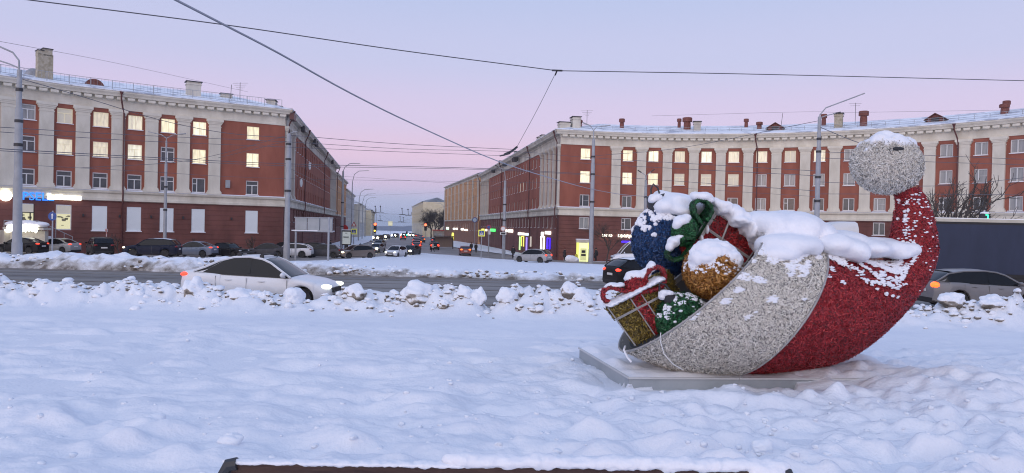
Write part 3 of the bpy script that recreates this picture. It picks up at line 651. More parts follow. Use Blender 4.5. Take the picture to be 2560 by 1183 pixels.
arc = [(.98*math.cos(math.pi*i/n), .98*math.sin(math.pi*i/n)) for i in range(n+1)]; v = [R @ Vector((x, y, z))+c for y in (0, 2.5) for x, z in arc]
b.add(v, [tuple(range(n+1))]+[(i, i+1, i+n+2, i+n+1) for i in range(n)], 0); b.build('dormer', mat('rusty_dormer', (.11, .03, .025), (.2, .07, .04), scale=5, rough=.7), l_roof, 30)
b = MB(); s = lplace(85, 190, 3.5); c = LpF.w(s, -3.5, Zr(14.5)); b.ell(c, (.9, .9, 1.1), 12, 8); b.build('dormer', M_ROOFM, l_roof, True)
antenna(LpF.w(lplace(599, 235, 3.5), -3.5, Zr(14.6)), 2.4, l_roof, 4); antenna(LpF.w(lplace(577, 235, 3.5), -3.5, Zr(14.6)), 2.0, l_roof, 0, .12)
# plaques and wall lamps on the left front
for px, py in ((568, 460), ):
    b = MB(); s = s_at(LpF, px, py); b.box(LpF.w(s, .2, P(px, py, 84).z), (.5, .25, .9), 0, Matrix.Rotation(LpF.ang(s), 3, 'Z')); b.build('air_conditioner', M_STEEL, lb)
for s in (11.2, 6.0, 14.5, 17.6, 21): 
    b = MB(); b.box(Lp.w(s, .12, Zr(.3)), (.14, .22, .3), 0, Matrix.Rotation(Lp.ang(s), 3, 'Z')); b.build('wall_lamp', M_DARKM, lb)
LsP = Path([(-27.9, 87.7), (-27.9-.172*86*.985, 87.7+86*.985)], +1)
w_s = [2.2, 5.4]+[9.5+2.9*k for k in range(21)]+[72+3.2*k for k in range(4)]
ls_roof = side_front(lb, LsP, 86, w_s, [.75, 3.8, 7.2]+[70.4, 73.6, 76.8, 80, 83.4], M_ROOFSNOW, 0, set())
for s in (.25, 18, 50, 85): pipe(LsP, s, lb, side=.4)
for s, b_, h in ((9, 3.0, 1.8), (15, 3.0, 1.9), (33, 3.2, 1.9), (37, 3.2, 1.7), (43, 3.4, 1.7), (76, 3.4, 1.9)): chimney(LsP, s, b_, 14.3, ls_roof, 1.6, 1.1, h, M_CREAM2)
for s, ln in ((.4, 2.0), (11.5, 1.1), (27, 1.0), (30, 1.5), (64, 1.2)):
    b = MB(); b.box(LsP.w(s, .85, Zr(12.9)), (ln, .5, .8), 0, Matrix.Rotation(LsP.ang(s), 3, 'Z')); b.build('gutter_netting', M_DARKM if s > 1 else M_PIPE, lb)
for s, z in ((23.5, 8.8), (13, 5.6)):
    b = MB(); b.lathe([(.0, -.1), (.55, -.05), (.6, .05), (.0, .12)], (0, 0, 0), 'X', 16); o = b.build('satellite_dish', M_FRAME, lb, True); o.location = LsP.w(s, .5, Zr(z))

# plainer street houses further down
def house(name, label, A, B, side, h, mw, mlow, nfl, pitch, ww=1.1, split=2.2, deep=14, corn=M_CREAM2, pil=0, lit=()):  # lit: picks the panes with painted glow for the mirrored twilight sky
    root = tag(empty(name), label, 'building'); p = Path([A, B], side); ln = p.len; zb = float(min(g(A[1]), g(B[1])))-1.2; top = Zr(h)
    fl = (h-split-.5)/nfl if nfl else 3
    rows = [(Zr(split+.9+fl*i), Zr(split+.9+fl*i+fl*.52)) for i in range(nfl)]+[(Zr(split-3.0), Zr(split-1.0))]
    n = max(2, int(ln/pitch)); ws = [(i+.5)*ln/n for i in range(n)]; cols = [(s-ww/2, s+ww/2) for s in ws]; holes = {(c, r) for c in range(n) for r in range(len(rows))}
    wall_mesh(p, 0, ln, zb, top, cols, rows, holes, Zr(split), maxs=8).build('wall', [mw, mlow], root)
    for c, s in enumerate(ws):
        for r in range(len(rows)): small_window(p, s, rows[r][0], round(ww-.02, 2), round(rows[r][1]-rows[r][0]-.01, 2), M_SKYGLOW2 if (c*7+r*3) % 11 in lit else (M_GLASS, M_GLASS2)[(c+r) % 2], root)
    e = MB(); q = [p.w(0, 0, zb), p.w(0, -deep, zb), p.w(0, -deep, top), p.w(0, 0, top)]; e.add(q, [(0, 1, 2, 3)]); e.build('end_wall', mw, root); e = MB(); q2 = [p.w(ln, 0, zb), p.w(ln, -deep, zb), p.w(ln, -deep, top), p.w(ln, 0, top)]; e.add(q2, [(0, 1, 2, 3)]); e.build('end_wall', mw, root)
    sweep(p, 0, ln, [(0, top-.9), (.08, top-.9), (.1, top-.35), (.5, top-.25), (.6, top), (-.2, top+.1)], 6, 1, 1).build('cornice', corn, root)
    sweep(p, 0, ln, [(0, Zr(split)-.25), (.15, Zr(split)-.2), (.2, Zr(split)+.1), (0, Zr(split)+.2)], 6, 0, 0).build('belt_course', corn, root)
    sweep(p, 0, ln, [(.65, top+.02), (.65, top+.1), (-deep/2, top+2.4), (-deep, top)], 6, .6, .6).build('roof', M_ROOFSNOW, root)
    if pil:
        b = MB()
        for i in range(pil+1):
            s = .6+(ln-1.2)*i/pil; o = MB(); o.bbox((-.45, -.3, 0), (.45, 0, h-split-1.1)); k = o.build('pilaster', corn, root); k.location = p.w(s, 0, Zr(split)+.2); k.rotation_euler = (0, 0, p.ang(s))
    return root, p
M_OLOW = mat('ochre_base', (.24, .115, .075), (.30, .15, .10), scale=.5, rough=.85)
house('street_house', 'long ochre plastered house with cream pilasters behind the right red block', (-9.1, 192.3), (-24.8, 263.6), -1, 14.2, M_ORANGE, M_OLOW, 3, 3.4, 1.1, 2.0, pil=8)
house('street_house', 'narrow ochre house squeezed behind the red block on the left of the street', (-42.8, 173.5), (-49.5, 214), +1, 12.2, M_ORANGE, M_BROWN, 3, 3.6, 1.1, 2.2)
house('street_house', 'pale grey plastered house after the ochre one on the left side of the street', (-50.2, 216), (-59, 268), +1, 10.4, M_GREYW, M_GREYW, 3, 3.6, 1.1, 1.0)
house('street_house', 'white house with snowy roof further down the left side of the street', (-57.2, 270), (-64, 312), +1, 7.6, M_CREAM, M_GREYW, 2, 3.8, 1.1, .6)
house('street_house', 'pale yellow house in the left far end of the street', (-62, 316), (-75, 392), +1, 6.2, M_YELW, M_CREAM, 2, 4.2, 1.2, .4)
house('street_house', 'cream corner house with red roof trim beyond the dark trees on the right', (-43, 345), (-62, 445), -1, 11.5, M_YELW, M_CREAM, 3, 4.5, 1.3, 1.0, corn=M_CREAM)
house('street_house', 'small pinkish house at the far right end of the street', (-62.6, 450), (-78, 560), -1, 8.0, M_PINKW, M_CREAM, 2, 5, 1.4, .5)
house('street_house', 'far pale house nearest the lake on the left of the street', (-80, 400), (-100, 520), +1, 5.0, M_PINKW, M_GREYW, 2, 5, 1.4, .2)
# ------------------------------------------------------------------ vehicles (local x forward, y left, z up, origin on the ground)
KINDS = {
 'sedan': dict(L=4.24, W=1.76, wb=2.64, fo=.78, r=.315, cl=.19,
   low=[(.5, .42), (.497, .56), (.488, .66), (.46, .735), (.38, .835), (.245, .93), (.1, .955), (-.2, 1.0), (-.34, 1.04), (-.42, 1.065), (-.475, 1.05), (-.492, .93), (-.5, .72), (-.497, .42)],
   roof=[(.245, .93), (.10, 1.33), (.04, 1.43), (-.05, 1.485), (-.15, 1.465), (-.24, 1.36), (-.33, 1.18), (-.405, 1.062)], rf=.06, rr=-.22, tl=(.95, .34, .13), hl=(.68, .34, .13)),
 'hatch': dict(L=4.1, W=1.74, wb=2.58, fo=.80, r=.32, cl=.2,
   low=[(.5, .42), (.497, .58), (.485, .70), (.45, .78), (.38, .87), (.26, .96), (.1, .98), (-.2, 1.02), (-.4, 1.05), (-.47, 1.03), (-.492, .85), (-.5, .62), (-.495, .40)],
   roof=[(.26, .96), (.12, 1.36), (.05, 1.47), (-.05, 1.515), (-.25, 1.48), (-.37, 1.38), (-.465, 1.05)], rf=.07, rr=-.35, tl=(.90, .25, .22), hl=(.72, .34, .15)),
 'suv': dict(L=4.6, W=1.86, wb=2.70, fo=.90, r=.36, cl=.24,
   low=[(.5, .48), (.498, .70), (.488, .86), (.45, .955), (.38, 1.01), (.25, 1.08), (.05, 1.10), (-.2, 1.13), (-.42, 1.16), (-.475, 1.14), (-.495, .95), (-.5, .65), (-.495, .45)],
   roof=[(.25, 1.08), (.12, 1.52), (.06, 1.61), (-.05, 1.67), (-.25, 1.65), (-.38, 1.58), (-.475, 1.15)], rf=.07, rr=-.37, tl=(.98, .3, .18), hl=(.84, .36, .14)),
 'cross': dict(L=4.55, W=1.84, wb=2.70, fo=.88, r=.345, cl=.21,
   low=[(.5, .46), (.498, .66), (.488, .80), (.45, .89), (.38, .94), (.25, 1.0), (.05, 1.02), (-.2, 1.06), (-.42, 1.10), (-.475, 1.08), (-.495, .9), (-.5, .65), (-.495, .42)],
   roof=[(.25, 1.0), (.11, 1.38), (.04, 1.48), (-.06, 1.53), (-.24, 1.50), (-.37, 1.40), (-.475, 1.09)], rf=.06, rr=-.36, tl=(.93, .3, .16), hl=(.78, .36, .13)),
 'oldsedan': dict(L=4.15, W=1.65, wb=2.42, fo=.78, r=.30, cl=.19,
   low=[(.5, .45), (.498, .70), (.48, .80), (.44, .84), (.25, .90), (.1, .92), (-.2, .94), (-.30, .95), (-.46, .93), (-.49, .88), (-.5, .70), (-.498, .42)],
   roof=[(.22, .90), (.12, 1.30), (.07, 1.39), (-.03, 1.42), (-.18, 1.39), (-.22, 1.33), (-.31, .95)], rf=.08, rr=-.19, tl=(.76, .22, .14), hl=(.70, .28, .16)),
 'van': dict(L=5.6, W=2.0, wb=3.3, fo=.95, r=.35, cl=.25,
   low=[(.5, .5), (.498, .8), (.48, 1.0), (.43, 1.12), (.36, 1.25), (.30, 1.32), (.1, 1.34), (-.2, 1.34), (-.45, 1.34), (-.495, 1.3), (-.5, .9), (-.498, .45)],
   roof=[(.37, 1.26), (.29, 1.85), (.22, 2.25), (.15, 2.48), (-.1, 2.55), (-.4, 2.54), (-.485, 2.45), (-.495, 1.32)], rf=.20, rr=-.49, tl=(1.1, .16, .4), hl=(.92, .34, .2)),
}
M_SEAM = mat('door_gap', (.16, .16, .165), rough=.6)
def car(name, label, kind, paint, loc, heading, head=None, tail=None, group=None, snow=False, detail=1, rack=False, scale=1.0, plate=True, glow=1.0):
    K = KINDS[kind]; Lx, W = K['L'], K['W']; hw = W/2; van = kind == 'van'
    root = tag(empty(name, loc, heading), label, 'van' if van else 'car', group)
    lowx = [x*Lx for x, z in K['low']][::-1]; lowz = [z for x, z in K['low']][::-1]
    top = lambda x: float(np.interp(x, lowx, lowz))
    xf, xr_ = Lx/2-K['fo'], Lx/2-K['fo']-K['wb']; ra = K['r']*1.17; cl = K['cl']
    def bot(x):
        z = cl+.10*max(0, (abs(x)-Lx*.44)/(Lx*.06))
        for w in (xf, xr_):
            if abs(x-w) < ra: z = max(z, K['r']+math.sqrt(ra*ra-(x-w)**2)*1.0)
        return min(z, top(x)-.03)
    half = lambda x: hw*(1-.16*max(0, (abs(x)-Lx*.34)/(Lx*.16))**2.2)
    st = set(np.linspace(-Lx/2, Lx/2, 26 if detail else 14)) | set(lowx)
    for w in (xf, xr_): st |= {w-ra*math.cos(a) for a in np.linspace(0, math.pi, 13 if detail else 8)} | {w-ra-.004, w+ra+.004}
    st = sorted(x for x in st if -Lx/2 <= x <= Lx/2); st = [x for i, x in enumerate(st) if i == 0 or x-st[i-1] > .003]
    b = MB(); ring = []
    for x in st:
        zt, zb, w = top(x), bot(x), half(x); hgt = zt-zb
        pr = [(w*.90, zb), (w*.985, zb+min(.04, hgt*.2)), (w, zb+hgt*.40), (w*.995, zb+hgt*.62), (w*.975, zb+hgt*.80), (w*.93, zb+hgt*.93), (w*.82, zt), (w*.4, zt+.012), (0, zt+.016)]
        ring.append([(x, -y, z) for y, z in pr]+[(x, y, z) for y, z in pr[-2::-1]])
    n = len(ring[0]); vs = [v for r in ring for v in r]
    fs = [(i*n+j, (i+1)*n+j, (i+1)*n+j+1, i*n+j+1) for i in range(len(ring)-1) for j in range(n-1)]
    fs += [tuple(range(n)), tuple(range((len(ring)-1)*n, len(ring)*n))[::-1]]
    b.add(vs, fs); b.build('body', paint, root, 38)
    u = MB(); u.bbox((-Lx*.47, -hw*.86, cl-.02), (Lx*.47, hw*.86, .62)); u.build('underbody', M_TRIM, root)
    # greenhouse
    rx = [x*Lx for x, z in K['roof']][::-1]; rz = [z for x, z in K['roof']][::-1]; zmax = max(rz)
    roofz = lambda x: float(np.interp(x, rx, rz))
    tum = .90 if van else .74
    gs = sorted(set(np.linspace(rx[0], rx[-1], 20)) | set(rx) | {K['rf']*Lx, K['rr']*Lx}); gs = [x for i, x in enumerate(gs) if i == 0 or x-gs[i-1] > .004]
    def gy(x, z):
        wb = half(x)*.93; return wb*(1-(1-tum)*max(0, (z-top(x)))/max(.05, zmax-.95 if not van else 1.2))
    def panel(x0, x1, e=0.0, edge=1.0):
        q = MB(); s_ = [x for x in gs if x0-1e-6 <= x <= x1+1e-6]; vv = []
        for x in s_:
            z = roofz(x)+e; y = gy(x, roofz(x))*edge
            vv += [(x, -y, z-.015), (x, -y*.85, z+.012), (x, -y*.4, z+.028), (x, y*.4, z+.028), (x, y*.85, z+.012), (x, y, z-.015)]
        q.add(vv, [(i*6+j, (i+1)*6+j, (i+1)*6+j+1, i*6+j+1) for i in range(len(s_)-1) for j in range(5)]); return q
    panel(K['rf']*Lx, rx[-1]).build('windscreen', M_CARGLASS, root, True)
    panel(rx[0], K['rr']*Lx).build('rear_window', M_CARGLASS if not van else paint, root, True)
    panel(K['rr']*Lx, K['rf']*Lx, .004).build('roof', paint if not snow else M_SNOWCAP, root, True)
    for sd in (-1, 1):
        q = MB(); vv = []; qp = MB(); vp = []
        for x in gs:
            zr, zl = roofz(x), top(x)-.03; zz = [zl, zl+(zr-zl)*.5, max(zl, zr-.02)]
            tgt = vp if (van and x < .13*Lx+.01) else vv
            row = [(x, sd*gy(x, z), z) for z in zz]
            vv += row; vp += row
        m_ = len(gs)
        for i in range(m_-1):
            tq = qp if (van and gs[i+1] < .14*Lx) else q
            tq.add([vv[i*3+k] for k in range(3)]+[vv[i*3+3+k] for k in range(3)], [(0, 3, 4, 1), (1, 4, 5, 2)])
        q.build('side_window', M_CARGLASS, root, 60)
        if van: qp.build('side_panel', paint, root, 60)
        # roof rail and pillars in body colour
        q = MB(); e = [(x, sd*(gy(x, roofz(x))+.004), roofz(x)-.012) for x in gs]; q.tube(e, .033 if detail else .04, 6)
        rear = [x for x in gs if x < K['rr']*Lx+.02]
        if not van:
            xm = K['rr']*Lx; q.add([(rx[0], sd*(gy(rx[0], top(rx[0]))+.006), top(rx[0])-.02), (xm+.02, sd*(gy(xm, roofz(xm))+.012), roofz(xm)-.03), (xm-.16, sd*(gy(xm-.16, roofz(xm-.16))+.012), roofz(xm-.16)-.03), (rx[0]+.28, sd*(gy(rx[0]+.28, top(rx[0]))+.012), top(rx[0]+.28)-.01)], [(0, 3, 1, 2)])
        q.build('pillar', paint, root, 50)
        if detail and not van:
            q = MB(); xb = -.035*Lx; q.box((xb, sd*(gy(xb, (top(xb)+roofz(xb))/2)+.002), (top(xb)+roofz(xb))/2), (.07, .012, (roofz(xb)-top(xb))*.93), 0, Matrix.Rotation(sd*math.atan2(gy(xb, top(xb))-gy(xb, roofz(xb)), roofz(xb)-top(xb)), 3, 'X')); q.build('door_pillar', M_CARGLASS, root)
            for xh in (.055*Lx, -.165*Lx): q = MB(); q.ell((xh, sd*(half(xh)*.985+.012), top(xh)-.16), (.11, .02, .018), 8, 5); q.build('door_handle', paint, root)
            for xd in (.225*Lx, -.045*Lx, -.25*Lx):
                q = MB(); zt, zb = top(xd)-.05, cl+.06; w = half(xd); q.box((xd, sd*(w*.992), (zt+zb)/2+.02), (.008, .02, (zt-zb)*.86)); q.build('door_seam', M_SEAM, root)
        q = MB(); xm = .205*Lx if not van else .30*Lx; q.ell((xm, sd*(half(xm)+.10), top(xm)+.06), (.07, .12, .075), 10, 7); q.box((xm, sd*(half(xm)*.96+.01), top(xm)-.0), (.05, .1, .04)); q.build('mirror', paint if kind != 'oldsedan' else M_TRIM, root, 50)
        # lamps
        hz_, hl_, hh_ = K['hl']; xh = Lx/2-hl_*.40
        q = MB(); q.ell((xh, sd*(half(xh)*.80), hz_), (hl_*.52, half(xh)*.215*glow**.6, hh_*.52*glow**1.6), 12, 8); q.build('headlight', head or M_HEADOFF, root, True)
        tz_, tl_, th_ = K['tl']; xt = -Lx/2+tl_*.42
        q = MB(); q.ell((xt, sd*(half(xt)*.80), tz_), (tl_*.52, half(xt)*.215*glow**.6, th_*.56*glow**1.3), 12, 8); q.build('tail_light', tail or M_TAILOFF, root, True)
    q = MB(); zg = K['hl'][0]-.06; q.box((Lx/2-.03, 0, zg-.05), (.12, hw*.95, .13)); q.box((Lx/2-.02, 0, cl+.17), (.10, hw*1.2, .16)); q.build('grille', M_TRIM, root)
    q = MB(); q.box((-Lx/2+.03, 0, cl+.12), (.10, hw*1.5, .18)); q.build('bumper', M_TRIM, root)
    if plate:
        q = MB(); q.box((-Lx/2-.012, 0, K['tl'][0]-.22), (.02, .52, .115)); q.build('number_plate', M_PLATE, root)
        q = MB(); q.box((Lx/2+.022, 0, cl+.26), (.02, .52, .115)); q.build('number_plate', M_PLATE, root)
    for wx in (xf, xr_):
        for sd in (-1, 1):
            wheel(root, (wx, sd*(hw-.115), K['r']), K['r'], sd, detail)
    if rack:
        for xk in (.03*Lx, -.12*Lx):
            q = MB(); z = roofz(xk)+.10; q.box((xk, 0, z), (.06, hw*1.34, .035)); 
            for sd in (-1, 1): q.box((xk, sd*hw*.64, z-.06), (.10, .07, .11))
            q.build('roof_bar', M_TRIM, root)
    if scale != 1: root.scale = (scale,)*3
    return root
WHM = {}
def wheel(root, c, r, sd, detail):
    if (r, detail) not in WHM:
        t = MB(); t.lathe([(r*.62, -.10), (r*.93, -.105), (r, -.07), (r, .07), (r*.93, .105), (r*.62, .10)], (0, 0, 0), 'Y', 26 if detail else 14)
        m = MB(); m.lathe([(r*.60, -.02), (r*.66, .085), (r*.62, .10), (r*.56, .07), (r*.20, .05), (r*.02, .055)], (0, 0, 0), 'Y', 20)
        if detail:
            for k in range(5):
                a = 2*math.pi*k/5; m.box((math.cos(a)*r*.38, .078, math.sin(a)*r*.38), (r*.42, .03, r*.13), 0, Matrix.Rotation(-a, 3, 'Y'))
        WHM[(r, detail)] = (t.mesh('tyre', M_RUBBER, 40), m.mesh('rim', M_RIM, 40))
    a, b = WHM[(r, detail)]
    o = link('wheel', a, root, c); o.rotation_euler = (0, 0, 0 if sd > 0 else math.pi); link('rim', b, o)
def paint(name, c, rough=.35, dirt=.12):
    d = [x*(1-dirt)+y*dirt for x, y in zip(c, (.22, .20, .18))]
    m = mat('paint_'+name, c, tuple(d), scale=1.6, rough=rough, coat=.02 if max(c) < .1 else .25, spec=.12 if max(c) < .1 else .4, contrast=(.45, .75))
    n, l = m.node_tree.nodes, m.node_tree.links; b = n['Principled BSDF']
    if n.get('grime'): return m
    tc = n.new('ShaderNodeTexCoord'); sp = n.new('ShaderNodeSeparateXYZ'); sp.name = 'grime'; l.new(tc.outputs['Object'], sp.inputs[0]); t = n.new('ShaderNodeTexNoise'); t.inputs['Scale'].default_value = 3.5; t.inputs['Detail'].default_value = 6; l.new(tc.outputs['Object'], t.inputs['Vector'])
    a = n.new('ShaderNodeMath'); a.operation = 'MULTIPLY_ADD'; a.inputs[1].default_value = .55; l.new(t.outputs['Fac'], a.inputs[0]); l.new(sp.outputs['Z'], a.inputs[2]); r = n.new('ShaderNodeMapRange'); r.inputs['From Min'].default_value = .95; r.inputs['From Max'].default_value = .45; r.inputs['To Max'].default_value = .55; l.new(a.outputs[0], r.inputs['Value'])
    x = n.new('ShaderNodeMix'); x.data_type = 'RGBA'; x.inputs[7].default_value = (.26, .24, .22, 1) if max(c) > .1 else (.05, .047, .044, 1); l.new(r.outputs[0], x.inputs[0]); l.new(b.inputs['Base Color'].links[0].from_socket, x.inputs[6]); l.new(x.outputs[2], b.inputs['Base Color']); return m
PW = paint('white', (.74, .75, .77), .35, .10); PB = paint('black', (.014, .014, .017), .3, .05); PDB = paint('navy', (.012, .017, .038), .3, .04)
PGB = paint('greyblue', (.16, .20, .28), .35); PSV = paint('silver', (.34, .35, .36), .35); PGR = paint('dark_grey', (.07, .07, .08), .35); PBR = paint('brown_grey', (.16, .13, .11), .4); PRD = paint('red', (.24, .03, .022), .35)
def on_ground(x, y, dz=.012): return (x, y, float(g(y))+dz)
R = math.radians
def gp(px, py): p = G(px, py); return (p.x, p.y)
car('sedan_car', 'white four door sedan with roof bars driving past behind the near snow bank', 'sedan', PW, on_ground(-7.18, 20.95), R(-1.5), head=M_HEADW, tail=M_TAIL, rack=True)
car('suv_car', 'silver grey crossover with glowing orange tail light right of the hat', 'cross', paint('grey_silver', (.20, .20, .215), .35), on_ground(17.75, 27.2), R(-2), tail=mat('brake_bright', (.5, .1, .02), rough=.2, emit=(1.0, .10, .015), estr=3.2), glow=1.35, scale=.94)
car('suv_car', 'black crossover with snowy roof and red tail light left of the blue ball', 'cross', PB, on_ground(7.15, 37.6), R(22), tail=M_TAIL, snow=True)
c66 = 'cars on the far side of the traffic island'
car('saloon_car', 'black saloon car with lit tail light at the left edge under the blue road sign', 'sedan', PB, on_ground(-45.3, 66.5), R(178), tail=M_TAIL, group=c66)
car('saloon_car', 'silver saloon car half hidden behind the black saloon at the left edge', 'sedan', PSV, on_ground(-45.2, 71.5), R(172), tail=M_TAIL, group=c66, detail=0)
car('suv_car', 'black SUV seen from behind parked below the white shutters at left', 'suv', PB, on_ground(-38.6, 67.5), R(128), group=c66)
car('suv_car', 'dark navy SUV with glowing headlight and pale snowy roof facing left', 'suv', PDB, on_ground(-32.4, 65.0), R(188), head=M_HEAD, group=c66, snow=True)
car('saloon_car', 'grey blue saloon car directly behind the navy SUV', 'sedan', PGB, on_ground(-30.9, 70.0), R(176), tail=M_TAIL, group=c66)
car('saloon_car', 'old black boxy saloon car parked against the red wall', 'oldsedan', PB, on_ground(-28.6, 72.5), R(-18), group=c66)
car('saloon_car', 'dark saloon car with yellow headlight just above the white sedan roof', 'sedan', PGR, on_ground(-25.7, 75.0), R(196), head=M_HEAD, tail=M_TAIL, group=c66)
car('suv_car', 'dark estate car with white stripe behind the dark saloon near the corner', 'suv', PB, on_ground(-25.2, 80.5), R(150), group=c66, detail=0)
car('suv_car', 'white small crossover facing left beside the tall steel pole', 'cross', PW, on_ground(-24.1, 78.8), R(184), group=c66)
car('saloon_car', 'dark grey saloon car behind the white small crossover', 'hatch', PGR, on_ground(-21.2, 81.0), R(180), group=c66)
car('saloon_car', 'low black car roof showing between billboard legs and the white crossover', 'suv', PB, on_ground(-25.5, 91), R(175), group=c66, detail=0)
car('saloon_car', 'grey brown saloon with both headlights on turning out of the street', 'hatch', PBR, on_ground(-17.6, 81.5), R(218), head=M_HEAD, group=c66)
tr = 'traffic in the street'
car('hatchback_car', 'white hatchback with headlights on coming straight out of the street', 'hatch', PW, on_ground(-15.4, 96), R(256), head=M_HEADW, group=tr)
car('saloon_car', 'grey car with one bright headlight right behind the white hatchback', 'sedan', PGR, on_ground(-15.2, 109), R(256), head=M_HEADX, group=tr, detail=0, glow=1.5)
car('saloon_car', 'silver car with two bright headlights left of the white hatchback', 'sedan', PSV, on_ground(-22.3, 119), R(262), head=M_HEADX, group=tr, detail=0, glow=1.5)
car('hatchback_car', 'white car parked behind the grey brown saloon', 'hatch', PW, on_ground(-21.2, 98), R(240), group=tr, detail=0)
car('saloon_car', 'silver car with headlights further up behind the two headlight car', 'sedan', PSV, on_ground(-27.6, 150), R(262), head=M_HEADX, group=tr, detail=0, glow=1.5)
car('hatchback_car', 'silver hatchback seen from behind turning left at the right kerb', 'hatch', PSV, on_ground(2.35, 79.5), R(150), tail=M_TAIL, group=tr)
car('saloon_car', 'red lit car with both tail lights on driving into the street', 'sedan', PRD, on_ground(-7.4, 114), R(97), tail=M_TAILB, group=tr, detail=0, glow=1.5)
for i, (x, y, p_, t_, lab, kd) in enumerate((
    (-19.6, 148, PRD, M_TAIL, 'wide red car with brake lights in the queue left of the walking person', 'suv'), (-18.0, 136, PRD, M_TAIL, 'red car nearest in the queue of tail lights', 'sedan'), (-21.6, 165, PGR, M_TAILB, 'car with orange brake lights behind the red queue', 'suv'),
    (-17.2, 160, PB, M_TAIL, 'dark car in the queue just behind the walking person', 'hatch'), (-15.0, 140, PB, M_TAIL, 'dark hatchback seen from behind right of the walking person', 'hatch'), (-35.5, 235, PGR, M_TAIL, 'far red lit car in the middle of the street', 'suv'), (-38, 290, PRD, M_TAIL, 'farthest red lit car beside the green traffic light', 'sedan'), (-33.2, 262, PGR, M_TAIL, 'far dark car with red lights near the trees', 'sedan'), (-24.2, 182, PRD, M_TAIL, 'red lit car in the second row of the queue', 'suv'), (-25.6, 205, PGR, M_TAILB, 'dark car with orange brake lights deep in the queue', 'sedan'), (-20.4, 190, PGR, M_TAIL, 'grey car with red lights on the kerb side of the queue', 'suv'), (-28.6, 225, PRD, M_TAIL, 'red lit car deep in the left lane of the queue', 'sedan'))):
    car('queue_car', lab, kd, p_, on_ground(x, y), R(98), tail=t_, group='cars queueing away down the street', detail=0, glow=1.7)
for i, (x, y, lab) in enumerate(((-43.0, 245, 'left one of the far cars with blazing headlights'), (-46.2, 285, 'second far car with blazing headlights'), (-45.0, 300, 'third far car with blazing headlights'), (-43.2, 315, 'rightmost far car with blazing headlights'), (-49.5, 330, 'very far car with blazing headlights left of the others'), (-52.0, 370, 'very far car with small white headlights at the end of the street'), (-40.0, 215, 'nearest of the far cars with blazing headlights'))):
    car('oncoming_car', lab, 'suv', PGR, on_ground(x, y), R(261), head=M_HEADX, group='far oncoming cars', detail=0, glow=2.6)
car('delivery_van', 'white high roofed van with blue sign above it left of the blue ball', 'van', PW, on_ground(13.1, 74.0), R(180))
# minibus at the left edge
car('delivery_van', 'dark minibus cut off by the left edge behind the thick pole', 'van', PGR, on_ground(-52.5, 72.0), R(185), head=M_HEAD)

# articulated lorry behind the hat
def lorry():
    root = tag(empty('articulated_lorry', on_ground(18.0, 39.0), R(176)), 'long lorry with navy blue trailer, cream top rail and white cab behind the hat', 'lorry')
    navy = mat('tarpaulin_navy', (.017, .027, .062), (.024, .036, .08), scale=1.5, rough=.5, bump=.15, bscale=2, stretch=(1, 1, .3)); cream = mat('trailer_rail', (.52, .50, .42), (.6, .58, .5), scale=2, rough=.6); wh = paint('cab_white', (.70, .71, .72), .35, .12)
    b = MB(); b.bbox((-17.2, -1.26, 1.15), (-3.6, 1.26, 3.70)); b.build('trailer_side', navy, root)
    b = MB(); b.bbox((-17.25, -1.29, 3.82), (-3.55, 1.29, 3.98)); b.build('top_rail', cream, root)
    b = MB(); b.bbox((-17.22, -1.27, 3.70), (-3.58, 1.27, 3.82)); b.build('tarpaulin_edge', M_TRIM, root)
    b = MB(); b.bbox((-17.2, -1.24, .98), (-3.6, 1.24, 1.15)); b.bbox((-16.8, -.5, .7), (-2.0, .5, .98)); b.bbox((-10.5, 1.0, .45), (-6.5, 1.2, 1.0)); b.build('chassis', M_TRIM, root)
    b = MB(); b.bbox((-17.2, -1.2, 3.98), (-3.6, 1.2, 4.03)); b.build('roof_snow', M_SNOWCAP, root)
    # cab: rounded box lofted over its height
    sec = [(.45, -.3, 2.1, 1.2), (1.2, -.3, 2.15, 1.24), (1.9, -.3, 2.10, 1.24), (2.9, -.3, 1.85, 1.2), (3.35, -.3, 1.45, 1.12), (3.62, -.28, .95, 1.0), (3.72, -.2, .6, .85)]
    v = []; n = 10
    for z, x0, x1, w in sec:
        v += [(x0, -w, z), (x0+.4*(x1-x0), -w, z), (x1-.25, -w, z), (x1-.06, -w*.88, z), (x1, -w*.5, z), (x1, w*.5, z), (x1-.06, w*.88, z), (x1-.25, w, z), (x0+.4*(x1-x0), w, z), (x0, w, z)]
    f = [(i*n+j, i*n+(j+1) % n, (i+1)*n+(j+1) % n, (i+1)*n+j) for i in range(len(sec)-1) for j in range(n)]+[tuple(range((len(sec)-1)*n, len(sec)*n))]
    b = MB(); b.add(v, f); b.build('cab', wh, root, 40)
    b = MB(); b.add([(2.13, -1.08, 1.95), (2.13, 1.08, 1.95), (1.91, 1.02, 2.80), (1.91, -1.02, 2.80)], [(0, 1, 2, 3)]); b.build('windscreen', M_CARGLASS, root)
    for sd in (-1, 1):
        b = MB(); b.add([(.7, sd*1.25, 1.95), (1.7, sd*1.25, 1.95), (1.55, sd*1.225, 2.72), (.7, sd*1.225, 2.72)], [(0, 1, 2, 3)]); b.build('side_window', M_CARGLASS, root)
        b = MB(); b.box((1.95, sd*1.42, 2.3), (.12, .22, .8)); b.tube([(1.7, sd*1.2, 2.75), (1.95, sd*1.42, 2.7)], .03, 5); b.build('mirror', M_TRIM, root)
        b = MB(); b.ell((1.42, sd*.85, 3.40), (.07, .10, .06), 10, 6); b.build('marker_light', mat('marker_lamp', (.9, .9, .8), rough=.2, emit=(1, .95, .8), estr=4), root, True)
        b = MB(); b.ell((2.1, sd*.9, .8), (.1, .2, .12), 10, 6); b.build('headlight', M_HEAD, root, True)
        for xw in (1.3, -1.6, -12.2, -13.5, -14.8): wheel(root, (xw, sd*1.08, .5), .5, sd, 1)
lorry()

